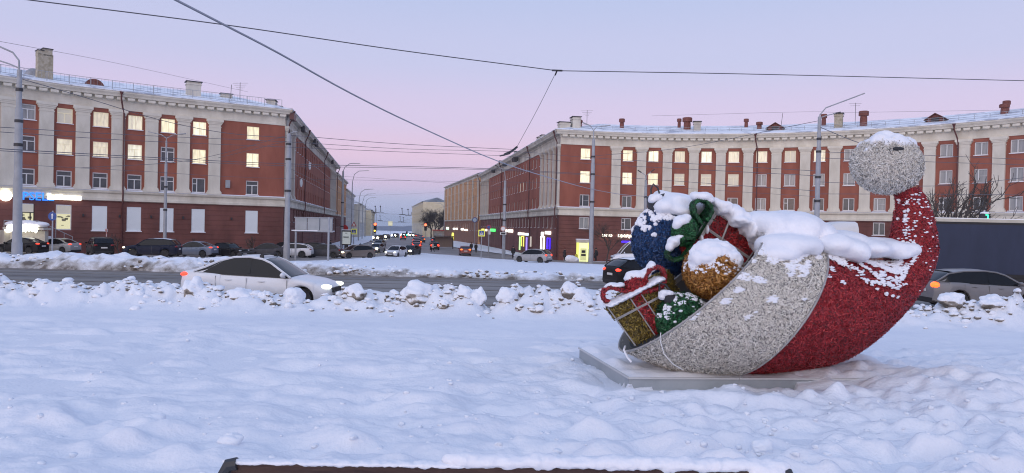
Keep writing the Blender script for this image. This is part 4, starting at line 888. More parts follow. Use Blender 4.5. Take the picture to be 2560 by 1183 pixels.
# ------------------------------------------------------------------ poles and lamps
def lamp_head(b, p, d, ln=.75):
    d = Vector(d).normalized(); a = math.atan2(d.y, d.x); el = math.asin(d.z)
    b.box(p+d*ln/2, (ln, .26, .10), 0, Matrix.Rotation(a, 3, 'Z') @ Matrix.Rotation(-el, 3, 'Y'))
def pole(label, base, top, r0, r1, arms=(), collars=(), name='street_lamp', cat='lamp post', bands=()):
    base, top = Vector(base), Vector(top); root = tag(empty(name, base), label, cat); t = top-base; hgt = t.length
    b = MB(); pts = [t*f for f in (0, .12, .13, .45, .455, .80, .81, 1)]; rr = [r0, r0*.97, r0*.88, r0*.80, r0*.74, (r0+r1)/2*.95, r1, r1*.9]; b.tube(pts, rr, 14); b.build('shaft', M_STEEL, root, 30)
    for arm in arms:      # list of offsets from the top
        b = MB(); q = [t+Vector(o) for o in arm[0]]; b.tube(q, arm[1], 8); b.build('arm', M_STEEL, root, 50)
        if len(arm) > 2: h = MB(); lamp_head(h, q[-1], q[-1]-q[-2], arm[2]); h.build('lamp_head', M_DARKM if arm[2] < .6 else M_STEEL, root)
    for f in collars:
        b = MB(); rc = r0+(r1-r0)*f; b.lathe([(rc*1.02, -.10), (rc*1.22, -.09), (rc*1.22, .09), (rc*1.02, .10)], t*f, n=12); b.build('collar', M_DARKM, root, 30)
    return root
def pole_px(label, bx, by, tx, ty, Y, r0, r1, arms=(), collars=(), **k):
    b = P(bx, by, Y); tp = P(tx, ty, Y); b = Vector((tp.x, Y, float(g(Y))-.1)); return pole(label, b, tp, r0, r1, arms, collars, **k)
pole_px('thick grey steel pole with two lamp arms at the left edge', 32, 650, 49, 175, 46, .31, .16, [([(0, 0, -.4), (-.05, 0, .6), (-.45, 0, 1.1), (-2.6, 0, 2.0)], .055), ([(0, 0, .1), (-.6, 0, .35), (-1.5, 0, .62)], .045, .55)], (.74, .62, .9))
pole_px('thick grey steel pole rising behind the white sedan at the building corner', 713, 645, 722, 335, 68, .30, .20, [([(0, 0, 0), (.3, 0, .15), (.9, -.4, .2)], .04)], (.8, .55, .92), name='contact_line_pole', cat='pole')
pole_px('slim grey lamp post with double arms in front of the left building', 408, 600, 416, 352, 76, .20, .10, [([(0, 0, -.1), (.0, 0, .25), (.6, 0, .6), (1.3, 0, .7)], .045, .7), ([(0, 0, -.1), (0, 0, .25), (-.5, 0, .6), (-1.2, .0, .75)], .045, .7)], (.6, .4))
pole_px('tall grey lamp post with two curved arms before the right building corner', 1474, 660, 1484, 348, 83, .30, .19, [([(0, 0, -.2), (0, 0, 1.0), (.3, 0, 1.4), (1.0, 0, 1.5)], .05, .9), ([(0, 0, -.2), (-.05, 0, 1.0), (-.35, 0, 1.5), (-.6, 0, 1.6)], .05, .8)], (.72, .5, .86))
pole_px('grey lamp post with long slanting arm beside the white pompon', 2043, 560, 2049, 292, 60, .26, .15, [([(0, 0, -.2), (.02, 0, .15), (.5, 0, .75), (3.0, 0, 1.75)], .05, .7), ([(0, 0, -.1), (.6, 0, .12), (1.3, 0, .3)], .04, .4)], (.62, .47, .86, .78))
pole_px('grey lamp post with round sign on the right pavement of the street', 1255, 640, 1263, 452, 100, .26, .18, [([(0, 0, 0), (-.1, 0, 1.2), (-.4, 0, 1.6), (-1.0, 0, 1.9)], .045, .5)], (.7, .5))
pole_px('grey lamp post with curved arm at the left mouth of the street', 850, 622, 858, 428, 130, .30, .18, [([(0, 0, 0), (.3, 0, .7), (1.2, 0, 1.4), (2.2, 0, 1.4)], .06, .8)], (.6, .3))
pole_px('short twin headed lamp post behind the blue ball', 1612, 600, 1615, 450, 88, .22, .17, [([(0, 0, 0), (.1, 0, .6), (.6, 0, 1.0)], .045, .5), ([(0, 0, 0), (-.1, 0, .6), (-.6, 0, .9)], .045, .5)], (.8,))
for i, (bx, by, tx, ty, Y, reach, lab) in enumerate(((878, 610, 881, 456, 165, 2.8, 'dark slender lamp post with long curved arm beside the ochre house'), (895, 606, 898, 497, 200, 3.0, 'second curved lamp post down the left of the street'), (904, 603, 907, 505, 235, 3.2, 'third curved lamp post down the left of the street'), (913, 600, 914, 512, 270, 3.0, 'black lamp post with drooping head on the left of the street'), (1112, 610, 1111, 526, 280, -3.0, 'curved lamp post by the dark trees on the right of the street'), (940, 600, 941, 520, 330, 0, 'contact line mast far down the left of the street'))):
    arms = [([(0, 0, 0), (.15*reach, 0, 1.8), (.5*reach, 0, 2.6), (reach, 0, 2.7)], .07, .9)] if reach else []
    pole_px(lab, bx, by, tx, ty, Y, .16, .10, arms, ())

# ------------------------------------------------------------------ overhead wires
def wire(label, pts, r, m=M_WIRE, name='overhead_wire', n=26):
    q = catmull([tuple(P(*p)) for p in pts], max(4, n//max(1, len(pts)-1))) if len(pts) > 2 else [tuple(P(*p)) for p in pts]
    b = MB(); b.tube([Vector(v) for v in q], r, 5); return tag(b.build(name, m, None, 60), label, 'wire')
wire('thick pale cable sagging from the upper left to the lamp post by the blue ball', [(420, -10, 20), (560, 62, 23), (700, 135, 27), (880, 235, 33), (1050, 318, 41), (1250, 405, 55), (1400, 452, 68), (1484, 474, 80), (1560, 487, 84), (1615, 491, 88)], .038, M_CABLE)
wire('long thin wire crossing the whole sky from upper left to the junction clamp', [(40, -4, 34), (560, 62, 38), (1000, 126, 42), (1392, 177, 46)], .030)
wire('thin wire running level from the junction clamp to the right edge', [(1392, 177, 46), (1900, 186, 50), (2600, 203, 56)], .030)
wire('slanting span wire dropping from the junction clamp to the insulators', [(1392, 177, 46), (1340, 280, 52), (1292, 368, 58)], .018)
b = MB(); b.tube([P(1380, 176, 46), P(1406, 177, 46)], .06, 8); b.tube([P(1392, 178, 46), P(1388, 188, 46.2)], .05, 8); tag(b.build('wire_clamp', M_DARKM, None), 'black three way clamp joining the wires high in the sky', 'clamp')
b = MB(); b.tube([P(1292, 368, 58), P(1280, 378, 59), P(1262, 386, 60)], .10, 6); b.tube([P(1275, 384, 59), P(1250, 390, 60)], .06, 6); b.ell(P(1262, 412, 60), (.22, .16, .16), 10, 6); tag(b.build('insulator', M_DARKM, None), 'dark insulators on the span wire before the street roofs', 'insulator')
W = [('upper contact wire from the corner pole to the right street roofs', [(722, 338, 68), (1000, 360, 72), (1290, 374, 78)], .025),
 ('second contact wire across the street mouth', [(0, 318, 46), (340, 338, 60), (722, 355, 66), (1000, 372, 72), (1300, 380, 78), (1484, 395, 83), (2047, 428, 60)], .022),
 ('third contact wire across the street mouth', [(0, 330, 46), (340, 352, 60), (722, 368, 66), (1000, 380, 72), (1300, 392, 78), (1484, 410, 83), (2047, 440, 60)], .022),
 ('doubled contact wire at mid height of the facades', [(0, 372, 44), (350, 392, 58), (722, 410, 68), (1200, 421, 76), (1484, 436, 83)], .028),
 ('lower contact wire in front of the facades', [(0, 377, 44), (350, 397, 58), (722, 415, 68), (1200, 424, 76), (1484, 439, 83), (2047, 478, 62)], .022),
 ('faint lowest wire before the facades', [(50, 412, 46), (350, 428, 58), (722, 447, 68), (1484, 460, 83), (2047, 492, 62)], .014),
 ('slack cable running from the left pole over the left roof to the corner', [(49, 196, 46), (200, 240, 56), (400, 300, 66), (560, 332, 67), (722, 345, 68)], .028),
 ('wire rising from the left facade to the corner pole', [(200, 420, 60), (480, 400, 66), (722, 338, 68)], .02),
 ('short stay wire from the left facade to the corner pole', [(545, 395, 78), (722, 352, 68)], .02),
 ('wire from the tall pole at the corner down across the right facade', [(1484, 390, 83), (1700, 370, 80), (2047, 302, 60)], .022),
 ('pair of cables leaving the right lamp post towards the pompon', [(2049, 318, 60), (2150, 358, 56), (2300, 400, 52)], .03),
 ('thin level wire above the right roofs', [(1630, 290, 70), (2000, 280, 66), (2140, 281, 60), (2600, 274, 60)], .010),
 ('wire across the right facade behind the pompon', [(2047, 380, 60), (2300, 388, 58), (2600, 400, 56)], .020),
 ('lower wire across the right facade behind the pompon', [(2047, 395, 60), (2300, 404, 58), (2600, 414, 56)], .020),
 ('wire above the lorry trailer on the right facade', [(2047, 455, 60), (2340, 465, 58), (2600, 440, 56)], .020),
 ('lowest wire above the lorry trailer', [(2047, 485, 62), (2400, 486, 58), (2600, 488, 56)], .022),
 ('thin wire high at the left edge falling toward the lamp', [(-20, 100, 40), (300, 160, 60), (620, 230, 84)], .012),
 ('thin wire crossing the pink sky of the street', [(840, 440, 120), (1000, 450, 110), (1300, 470, 95)], .014),
 ('faint cross wire low over the street', [(880, 490, 170), (1000, 486, 170), (1112, 480, 180)], .014),
 ('trolleybus wire along the left of the street', [(722, 420, 70), (860, 488, 130), (940, 530, 220), (985, 556, 420)], .02),
 ('trolleybus wire along the right of the street', [(1262, 470, 100), (1100, 520, 180), (1030, 546, 300), (995, 557, 430)], .02),
 ('first cross span with hangers over the street', [(880, 524, 165), (940, 532, 165), (1005, 536, 165), (1112, 533, 170)], .022),
 ('second cross span with hangers over the street', [(907, 545, 210), (960, 554, 210), (1010, 556, 210), (1110, 552, 215)], .024)]
for lab, pts, r in W: wire(lab, pts, r)
# trolleybus hangers on the spans
for px, py, Y, lab in ((938, 516, 165, 'leftmost hanger on the nearer cross span over the street'), (951, 516, 165, 'second hanger from the left on the nearer cross span'), (1005, 522, 165, 'third hanger from the left on the nearer cross span'), (1020, 524, 165, 'rightmost hanger on the nearer cross span over the street'), (950, 540, 210, 'leftmost hanger on the farther cross span over the street'), (1000, 542, 210, 'middle hanger on the farther cross span over the street'), (1008, 544, 210, 'rightmost hanger on the farther cross span over the street')):
    b = MB(); a = P(px, py, Y); b.tube([a, a+Vector((.1, 0, -1.3))], .06, 5); b.ell(a, (.16, .16, .16), 8, 5); b.box(a+Vector((.1, 0, -1.35)), (1.4, .1, .1)); tag(b.build('line_hanger', M_DARKM, None), lab, 'hanger', 'hangers on the trolleybus lines')

# ------------------------------------------------------------------ signs and street furniture
def E_(name, c, s): return mat('glow_'+name, tuple(min(1, x*.5) for x in c), rough=.4, emit=c, estr=s)
GW = E_('white', (1, .98, .90), 2.0); GB = E_('blue', (.03, .10, 1.0), 1.6); GV = E_('violet', (.06, .02, 1.0), 1.6); GYL = E_('yellow', (1, .92, .15), 1.2); GGN = E_('green', (.10, 1, .20), 1.3); GLB = E_('pale_blue', (.65, .85, 1.0), 1.5); GCY = E_('cyan', (.03, .22, 1.0), 1.6)
def text_sign(name, label, txt, size, path, s, z, m, out=.22, cat='sign', flip=False):
    me = text_mesh(name, txt, size, .06, m); o = link(name, me); a = path.ang(s); o.location = path.w(s, out, z)
    o.matrix_world = Matrix.Translation(path.w(s, out, z)) @ Matrix.Rotation(a, 4, 'Z') @ Matrix.Rotation(math.pi/2, 4, 'X'); tag(o, label, cat); return o
sL = s_at(LpF, 53, 490); text_sign('shop_sign', 'blue glowing PSELL letters on the left shop front', 'PSELL', 1.15, LpF, sL, P(53, 500, 73).z, GCY)
def glyph_sign(name, label, path, s0, s1, z, h, m, n, out=.2):
    root = tag(empty(name, path.w(s0, out, z)), label, 'sign'); sg = 1 if s1 > s0 else -1; w = (s1-s0)/n
    for i in range(n):
        s = s0+w*(i+.5); hh = h*(1 if i in (0,) else random.choice((.72, .78, .72, .9))); b = MB(); aw = abs(w)*.86; k = i % 4; t = h*.22
        b.bbox((-aw/2, -.05, 0), (-aw/2+t, .05, hh)); 
        if k in (0, 1, 3): b.bbox((aw/2-t, -.05, 0), (aw/2, .05, hh))
        if k in (0, 2, 3): b.bbox((-aw/2+t, -.05, hh-t), (aw/2-(t if k != 2 else 0), .05, hh))
        if k in (1, 2): b.bbox((-aw/2+t, -.05, hh*.42), (aw/2-(t if k == 1 else 0), .05, hh*.42+t))
        if k in (2, 3): b.bbox((-aw/2+t, -.05, 0), (aw/2-(t if k == 3 else 0), .05, t))
        o = b.build('letter', m, root); o.location = path.w(s, out, z)-root.location; o.rotation_euler = (0, 0, path.ang(s))
    return root
GWB = E_('bright_white', (1, .97, .82), 3.5)
glyph_sign('shop_sign', 'overexposed white glowing lettering right of the blue letters', LpF, s_at(LpF, 118, 492), s_at(LpF, 203, 496), P(150, 500, 75).z, .62, GWB, 9)
b = MB(); s = s_at(LpF, 13, 489); b.lathe([(.0, -.1), (.52, -.09), (.56, 0), (.52, .09), (0, .1)], (0, 0, 0), 'Y', 20); o = b.build('sign_disc', GWB, None, True); o.location = LpF.w(s, .3, P(13, 489, 71).z); o.rotation_euler = (0, 0, LpF.ang(s)); tag(o, 'white glowing round sign at the left edge above the stairs', 'sign')
# entrance stairs with canopy sign and hand rails
b = MB(); st = tag(empty('entrance_stairs', LpF.w(s_at(LpF, 90, 560), 2.0, -1.9)), 'shop entrance stairs with steel handrails and snow under the blue letters', 'stairs')
s0 = s_at(LpF, 62, 560)
def L2(s, o, z): return LpF.w(s, o, z)-st.location
for i in range(8):
    b = MB(); sa = s0-.8-.38*i; zt = Zr(-1.35)-.19*(i+1); v = [L2(sa, .1, -3.2), L2(sa-.40, .1, -3.2), L2(sa-.40, 1.7, -3.2), L2(sa, 1.7, -3.2), L2(sa, .1, zt), L2(sa-.40, .1, zt), L2(sa-.40, 1.7, zt), L2(sa, 1.7, zt)]
    b.add(v, [(0, 1, 2, 3), (4, 5, 6, 7), (0, 1, 5, 4), (1, 2, 6, 5), (2, 3, 7, 6), (3, 0, 4, 7)]); b.build('step', M_SNOWCAP, st)
b = MB(); v = [L2(s, o, z) for z in (-3.2, Zr(-1.36)) for s, o in ((s0-.8, .1), (s0-.8, 1.8), (s0+2.2, 1.8), (s0+2.2, .1))]; b.add(v, [(0, 1, 2, 3), (4, 5, 6, 7)]+[(i, (i+1) % 4, (i+1) % 4+4, i+4) for i in range(4)]); b.build('landing', M_CREAM2, st)
b = MB(); top_ = [L2(s0+2.2, 1.75, Zr(-.4)), L2(s0-.8, 1.75, Zr(-.4)), L2(s0-3.9, 1.75, Zr(-1.95))]; b.tube(top_, .035, 6)
for q in [L2(s0+2.2-k, 1.75, 0) for k in (0, 1, 2)]: b.tube([Vector((q.x, q.y, Zr(-1.4)-st.location.z)), Vector((q.x, q.y, Zr(-.4)-st.location.z))], .03, 6)
for k in range(5):
    f = k/4; q = top_[1]+(top_[2]-top_[1])*f; b.tube([q, q-Vector((0, 0, 1.0))], .03, 6)
b.build('handrail', M_STEEL, st)
c = P(68, 572, 69.5); root = tag(empty('porch_canopy', c), 'snow topped porch canopy with blazing white lettering at the left', 'canopy')
b = MB(); b.box((0, 0, .02), (3.9, 1.2, .22)); b.box((0, .3, -.7), (3.4, .5, 1.1)); b.build('canopy_box', M_CREAM2, root)
o = link('snow_cap', blob_mesh('snow_cap', [((-1.3, 0, .42), (.8, .7, .3)), ((0, 0, .5), (1.0, .7, .34)), ((1.2, 0, .42), (.9, .7, .3))], .1, M_SNOWCAP), root)
b = MB()
for i in range(9): b.ell((-1.35+i*.33, -.68, .02+.05*(i % 2)), (.19, .08, .30+.06*((i*7) % 3)), 10, 7)
b.build('lettering', GWB, root, True)
b = MB(); b.ell(P(20, 574, 69.5), (.32, .15, .32), 12, 8); tag(b.build('porch_lamp', GWB, None, True), 'small round white lamp left of the porch canopy', 'lamp')

def sign_post(name, label, base, h, r=.05): 
    root = tag(empty(name, base), label, 'sign'); b = MB(); b.tube([(0, 0, -.2), (0, 0, h)], r, 8); b.build('post', M_STEEL, root); return root
M_SBLUE = mat('sign_blue', (.02, .07, .26), rough=.4); M_SWHITE = mat('sign_white', (.75, .75, .73), rough=.4); M_SYEL = mat('sign_yellow', (.75, .72, .08), rough=.4, emit=(.8, .9, .15), estr=.25); M_SRED = mat('sign_red', (.45, .03, .03), rough=.4)
b0 = P(131, 590, 56); r0 = sign_post('road_sign', 'round blue road sign with white arrow on a thin post at left', (b0.x, 56, float(g(56))), P(131, 527, 56).z-float(g(56)))
hz = P(131, 541, 56).z-float(g(56)); b = MB(); b.lathe([(0, -.06), (.33, -.055), (.33, -.03), (0, -.03)], (0, 0, hz), 'Y', 24); b.build('disc', M_SBLUE, r0)
b = MB(); b.prism([(-.04, hz-.2), (.04, hz-.2), (.04, hz+.08), (.1, hz+.08), (0, hz+.23), (-.1, hz+.08), (-.04, hz+.08)], -.072, -.061); b.build('arrow', M_SWHITE, r0)
# big billboard back on two posts
bb = tag(empty('billboard', (P(778, 600, 66).x, 66, float(g(66)))), 'grey back of a wide billboard on two posts at the street mouth', 'billboard')
def Lb(px, py, Y): return P(px, py, Y)-bb.location
b = MB(); a, c = Lb(737, 545, 67), Lb(831, 580, 65.5); hgt = a.z-c.z
for i in range(3):
    f0, f1 = i/3+.012, (i+1)/3-.012; p0 = a+(Vector((c.x, c.y, a.z))-a)*f0; p1 = a+(Vector((c.x, c.y, a.z))-a)*f1; k = MB()
    v = [p0, p1, p1-Vector((0, 0, hgt)), p0-Vector((0, 0, hgt))]; v2 = [q+Vector((.02, .12, 0)) for q in v]; k.add(v+v2, [(0, 1, 2, 3), (4, 5, 6, 7), (0, 1, 5, 4), (2, 3, 7, 6), (1, 2, 6, 5), (0, 3, 7, 4)]); k.build('panel', mat('billboard_back', (.30, .33, .35), (.38, .40, .42), scale=1, rough=.6), bb)
b.tube([a+Vector((-.05, 0, .05)), Vector((c.x+.05, c.y, a.z+.05))], .05, 6); b.tube([a-Vector((.05, 0, hgt)), Vector((c.x+.05, c.y, a.z-hgt))], .06, 6); b.build('frame', M_STEEL, bb)
b = MB(); b.box((a+Vector((c.x, c.y, a.z)))/2-Vector((0, .05, hgt-.06)), ((c-a).x, .25, .08)); b.build('ledge_snow', M_SNOWCAP, bb)
for px, Y in ((740, 67), (822, 63.5)):
    q = P(px, 560, Y); b = MB(); b.tube([(q.x-bb.location.x, Y-66, float(g(Y))-float(g(66))-.2), (q.x-bb.location.x, Y-66, a.z+.1)], .09, 8); b.build('post', M_STEEL, bb)
# street poster display
base = G(866, 622); root = tag(empty('poster_stand', (P(866, 600, 112).x, 112, float(g(112)))), 'white lit poster stand with snow on top at the left of the street', 'poster'); zz = lambda py: P(866, py, 112).z-float(g(112))
b = MB(); b.box((0, .12, (zz(576)+zz(613))/2), (1.45, .2, zz(576)-zz(613))); b.box((0, .1, zz(613)/2), (.5, .3, zz(613))); b.build('case', M_DARKM, root); b = MB(); b.box((0, 0, (zz(579)+zz(611))/2), (1.25, .05, zz(580)-zz(611))); b.build('poster', mat('poster_paper', (.62, .66, .62), (.70, .73, .70), scale=2, rough=.5, emit=(.8, .9, .85), estr=.18), root)
b = MB(); M_PRINT = mat('poster_print', (.25, .29, .27), rough=.6)
for z_, w_ in ((.90, .35), (.60, .9), (.54, .8)): b.box((-.05, -.035, zz(611)+(zz(580)-zz(611))*z_), (w_, .01, .10))
b.build('print', M_PRINT, root); b = MB(); b.box((0, .1, zz(575)), (1.5, .5, .12)); b.build('snow_cap', M_SNOWCAP, root)
# road signs
def sq_sign(label, px, py, Y, w, h, m_out, m_in, kind):
    q = P(px, py, Y); gz = float(g(Y)); root = sign_post('road_sign', label, (q.x, Y, gz), q.z-gz+h/2)
    b = MB(); 
    if kind == 'round': b.lathe([(0, -.08), (w/2, -.075), (w/2, -.05), (0, -.05)], (0, 0, q.z-gz), 'Y', 20)
    elif kind == 'tri': b.prism([(-w/2, q.z-gz-h/2), (w/2, q.z-gz-h/2), (0, q.z-gz+h/2)], -.08, -.05)
    else: b.box((0, -.07, q.z-gz), (w, .04, h))
    b.build('plate', m_out, root); b = MB()
    if kind == 'round': b.lathe([(0, -.10), (w*.36, -.095), (w*.36, -.085), (0, -.085)], (0, 0, q.z-gz), 'Y', 20)
    elif kind == 'tri': b.prism([(-w*.28, q.z-gz-h*.36), (w*.28, q.z-gz-h*.36), (0, q.z-gz+h*.24)], -.10, -.085)
    else: b.box((0, -.10, q.z-gz), (w*.72, .02, h*.72))
    f = b.build('face', m_in, root)
    if kind == 'cross':
        b = MB(); z0 = q.z-gz; b.prism([(-w*.26, z0-h*.26), (0, z0+h*.30), (w*.26, z0-h*.26)], -.125, -.115); b.build('white_triangle', M_SWHITE, root)
        b = MB(); b.tube([(-.12*w, -.14, z0-h*.2), (0, -.14, z0), (.1*w, -.14, z0-h*.2)], .03*w, 5); b.tube([(0, -.14, z0), (.02, -.14, z0+h*.12)], .04*w, 5); b.ell((.02, -.14, z0+h*.18), (.045*w,)*3, 8, 5); b.build('walking_figure', M_TRIM, root)
    return root
sq_sign('yellow framed pedestrian crossing sign on the right kerb', 1204, 583, 95, .85, .85, M_SYEL, M_SBLUE, 'cross')
sq_sign('yellow framed pedestrian crossing sign behind the poster stand', 885, 579, 125, .95, .95, M_SYEL, M_SBLUE, 'cross')
sq_sign('round white sign with red rim above a plate on the lamp post', 1258, 572, 99.5, .75, .75, mat('sign_rim', (.55, .25, .2), rough=.4), M_SWHITE, 'round')
sq_sign('small white rectangular plate below the round sign', 1258, 584, 99.4, .85, .34, M_SWHITE, M_TRIM, 'rect')
sq_sign('round no parking sign between the crossing sign and the lamp post', 1222, 568, 110, .7, .7, M_SRED, M_SBLUE, 'round')
sq_sign('white arrow plate below the no parking sign', 1223, 580, 110.2, .4, .8, M_SWHITE, M_SWHITE, 'rect')
sq_sign('blue round sign before the ochre house', 1187, 550, 150, 1.1, 1.1, M_SBLUE, mat('sign_pale', (.35, .45, .55), rough=.4), 'round')
sq_sign('white triangle sign above a red one on the left of the street', 885, 560, 126, .95, .85, M_SRED, M_SWHITE, 'tri')
sq_sign('round red sign at the left corner lamp post', 862, 571, 131, 1.25, 1.25, M_SRED, M_SRED, 'round')
sq_sign('pale lit square sign hanging over the middle of the street', 976, 559, 260, 1.6, 1.6, mat('lit_sign', (.6, .58, .4), rough=.5, emit=(.9, .85, .55), estr=.35), mat('lit_sign2', (.6, .58, .4), rough=.5, emit=(.9, .86, .6), estr=.45), 'rect')
# traffic lights
def tlight(label, px, py, Y, lit, m_on, h=1.0):
    q = P(px, py, Y); gz = float(g(Y)); root = tag(empty('traffic_light', (q.x, Y, gz)), label, 'traffic light'); z = q.z-gz
    b = MB(); b.tube([(0, .1, 0), (0, .1, z+h/2)], .07, 8); b.build('post', M_STEEL, root); b = MB(); b.box((0, 0, z), (h*.36, .25, h)); b.build('housing', M_DARKM, root)
    for i in range(3):
        b = MB(); b.ell((0, -.14, z+h*.31*(1-i)), (h*.17, .06, h*.17), 12, 8); b.build('lamp', m_on if i == lit else M_TRIM, root, True)
GR_ = E_('signal_red', (1, .10, .04), 5); GA_ = E_('signal_amber', (1, .55, .06), 4); GG_ = E_('signal_green', (.05, 1, .45), 2.5)
tlight('red traffic light on the left of the street', 938, 567, 200, 0, GR_, 2.2); tlight('amber traffic light below the red one', 937, 577, 190, 1, GA_, 1.3); tlight('red orange traffic light before the dark trees', 1064, 568, 200, 0, GR_, 2.0); tlight('green traffic light at the end of the street', 1017, 584, 260, 2, GG_, 1.6)
# green countdown signal above the trailer
q = P(2462, 543, 52); gz = float(g(52)); root = tag(empty('traffic_light', (q.x, 52, gz)), 'green glowing traffic signal with snow cap above the lorry trailer', 'traffic light'); z = q.z-gz
b = MB(); b.tube([(0, .12, 0), (0, .12, z)], .07, 8); b.build('post', M_STEEL, root); b = MB(); b.box((0, 0, z), (.62, .3, .5)); b.build('housing', M_DARKM, root)
b = MB(); b.box((.05, -.16, z+.15), (.2, .03, .06)); b.box((.12, -.16, z-.05), (.07, .03, .36)); b.build('digit', GG_, root); link('snow_cap', blob_mesh('snow_cap', [((0, 0, z+.28), (.36, .2, .12))], .05, M_SNOWCAP), root)

# shop lights of the right building
def rs(px, py, path): return s_at(path, px, py)
RsF = fine(RsP)
text_sign('shop_sign', 'white glowing word for wine on the right building', 'ВИНО', .52, RpF, rs(1504, 588, RpF), P(1504, 592, 100).z, GWB)
text_sign('shop_sign', 'white glowing word for groceries left of the blue ball', 'продукты', .66, RpF, rs(1543, 588, RpF), P(1543, 593, 100.5).z, GWB)
def light_box(label, path, px0, py0, px1, py1, m, Y=None, out=.15, name='sign_box', rnd=True):
    s0, s1 = s_at(path, px0, py0), s_at(path, px1, py1); s = (s0+s1)/2; p = path.at(s)[0]; za, zb = P(px0, py0, p[1]).z, P(px0, py1, p[1]).z
    b = MB(); w, h = max(.15, abs(s1-s0)), max(.08, abs(za-zb)); t = min(w, h)*.25; b.add([(x, y, z) for y in (-.09, .05) for x, z in ((-w/2+t, -h/2), (w/2-t, -h/2), (w/2, -h/2+t), (w/2, h/2-t), (w/2-t, h/2), (-w/2+t, h/2), (-w/2, h/2-t), (-w/2, -h/2+t))], [tuple(range(8)), tuple(range(15, 7, -1))]+[(i, (i+1) % 8, (i+1) % 8+8, i+8) for i in range(8)])
    o = b.build(name, m, None); o.location = path.w(s, out, (za+zb)/2); o.rotation_euler = (0, 0, path.ang(s)); return tag(o, label, 'sign')
light_box('violet blue glowing strip above the white van', RpF, 1553, 602, 1577, 607, GV)
for lab, x0, y0, x1, y1, m in (('small white sign box left in the row above the neon frames', 1298, 581, 1303, 588, GW), ('middle pale sign box in the row above the neon frames', 1305, 582, 1313, 588, GW), ('bluish sign box in the row above the neon frames', 1315, 583, 1323, 589, GLB),
    ('white tooth shaped sign above the blue neon frame', 1366, 578, 1379, 586, GW), ('narrow white sign above the white neon frame', 1356, 580, 1361, 590, GW), ('white wide sign box right of the round sign', 1272, 574, 1284, 581, GW), ('white sign box behind the round sign', 1262, 573, 1269, 580, GW),
    ('green glowing sign box beside the no parking sign', 1228, 572, 1240, 579, GGN), ('yellow sign strip over the crossing sign', 1206, 572, 1212, 578, GYL), ('white light strip left of the no parking sign', 1215, 573, 1219, 578, GW)):
    light_box(lab, RsF, x0, y0, x1, y1, m)
for lab, x0, y0, x1, y1, m in (('white shop light far down under the ochre house', 1134, 570, 1139, 574, GW), ('second white shop light under the ochre house', 1141, 570, 1145, 574, GW), ('third white shop light under the ochre house', 1154, 571, 1160, 576, GW), ('fourth white shop light under the ochre house', 1162, 573, 1170, 577, GW), ('first greenish shop light at the end of the ochre house', 1117, 568, 1123, 574, E_('mint', (.6, 1, .75), 2)), ('yellow lit kiosk edge under the ochre house', 1131, 582, 1135, 600, GYL)):
    Op = fine(Path([(-9.1, 192.3), (-24.8, 263.6)], -1)); light_box(lab, Op, x0, y0, x1, y1, m)
def neon_frame(label, px0, py0, px1, py1, m, r=.05):
    s0, s1 = s_at(RsF, px0, py0), s_at(RsF, px1, py0); p = RsF.at((s0+s1)/2)[0]; za, zb = P(px0, py0, p[1]).z, P(px0, py1, p[1]).z; b = MB()
    b.tube([RsF.w(s0, .2, zb), RsF.w(s0, .2, za), RsF.w(s1, .2, za), RsF.w(s1, .2, zb)], r, 6)
    if py1-py0 < 27 and m is GV: b.tube([RsF.w(s0, .2, zb), RsF.w(s1, .2, zb)], r, 6)
    o = b.build('neon_frame', m, None, 50); return tag(o, label, 'neon light')
neon_frame('green neon door frame first from the left', 1302, 592, 1303, 625, E_('lime', (.5, 1, .35), 1.3), .10); neon_frame('yellow neon door frame', 1307, 591, 1312, 616, GYL, .09); neon_frame('violet neon strip between yellow and white frames', 1319, 594, 1320, 626, E_('lilac', (.35, .25, 1), 1.2), .10)
neon_frame('bright white neon door frame', 1356, 592, 1363, 627, GW, .13); neon_frame('deep blue neon frame nearest the corner', 1372, 596, 1378, 623, GV, .12); neon_frame('thin pale neon strip beside the violet one', 1329, 592, 1331, 617, mat('pale_strip', (.5, .47, .42), rough=.4, emit=(1, .9, .8), estr=.35), .08)
# yellow cash machine kiosk
q = P(1458, 655, 95); root = tag(empty('cash_machine', (q.x, 95, float(g(95)))), 'yellow lit cash machine kiosk with snowy canopy by the corner pole', 'kiosk'); M_Y = mat('kiosk_yellow', (.62, .66, .10), rough=.4, emit=(.95, 1.0, .22), estr=.75); GZ_ = P(1458, 598, 95).z-float(g(95))
b = MB(); b.bbox((-.62, .25, 0), (.62, .9, GZ_-.5)); b.build('back_panel', mat('kiosk_face', (.5, .52, .3), rough=.4, emit=(.95, 1.0, .55), estr=.85), root)
for sd in (-1, 1): b = MB(); b.bbox((sd*.75-.12, -.1, 0), (sd*.75+.12, .95, GZ_-.45)); b.build('side_panel', M_Y, root)
b = MB(); b.bbox((-.95, -.55, GZ_-.45), (.95, .95, GZ_-.1)); b.build('canopy', M_CREAM, root); b = MB(); b.bbox((-.97, -.57, GZ_-.1), (.97, .95, GZ_+.02)); b.build('canopy_snow', M_SNOWCAP, root)
b = MB(); b.bbox((-.42, -.05, .15), (.42, .3, 1.75)); b.build('machine', mat('machine_yellow', (.55, .58, .25), rough=.4, emit=(1, 1, .5), estr=.35), root); b = MB(); b.bbox((-.25, -.07, 1.15), (.25, -.04, 1.5)); b.bbox((-.3, -.1, .75), (.3, -.04, 1.0)); b.build('screen', M_TRIM, root)
q = P(1425, 655, 93); b = MB(); b.lathe([(.28, 0), (.32, .15), (.2, .5), (.17, .9), (.05, 1.0)], (q.x+.8, 93, float(g(93))), n=12); tag(b.build('fire_hydrant', mat('hydrant_yellow', (.6, .5, .05), rough=.5), None, 40), 'small yellow hydrant left of the cash machine', 'hydrant')
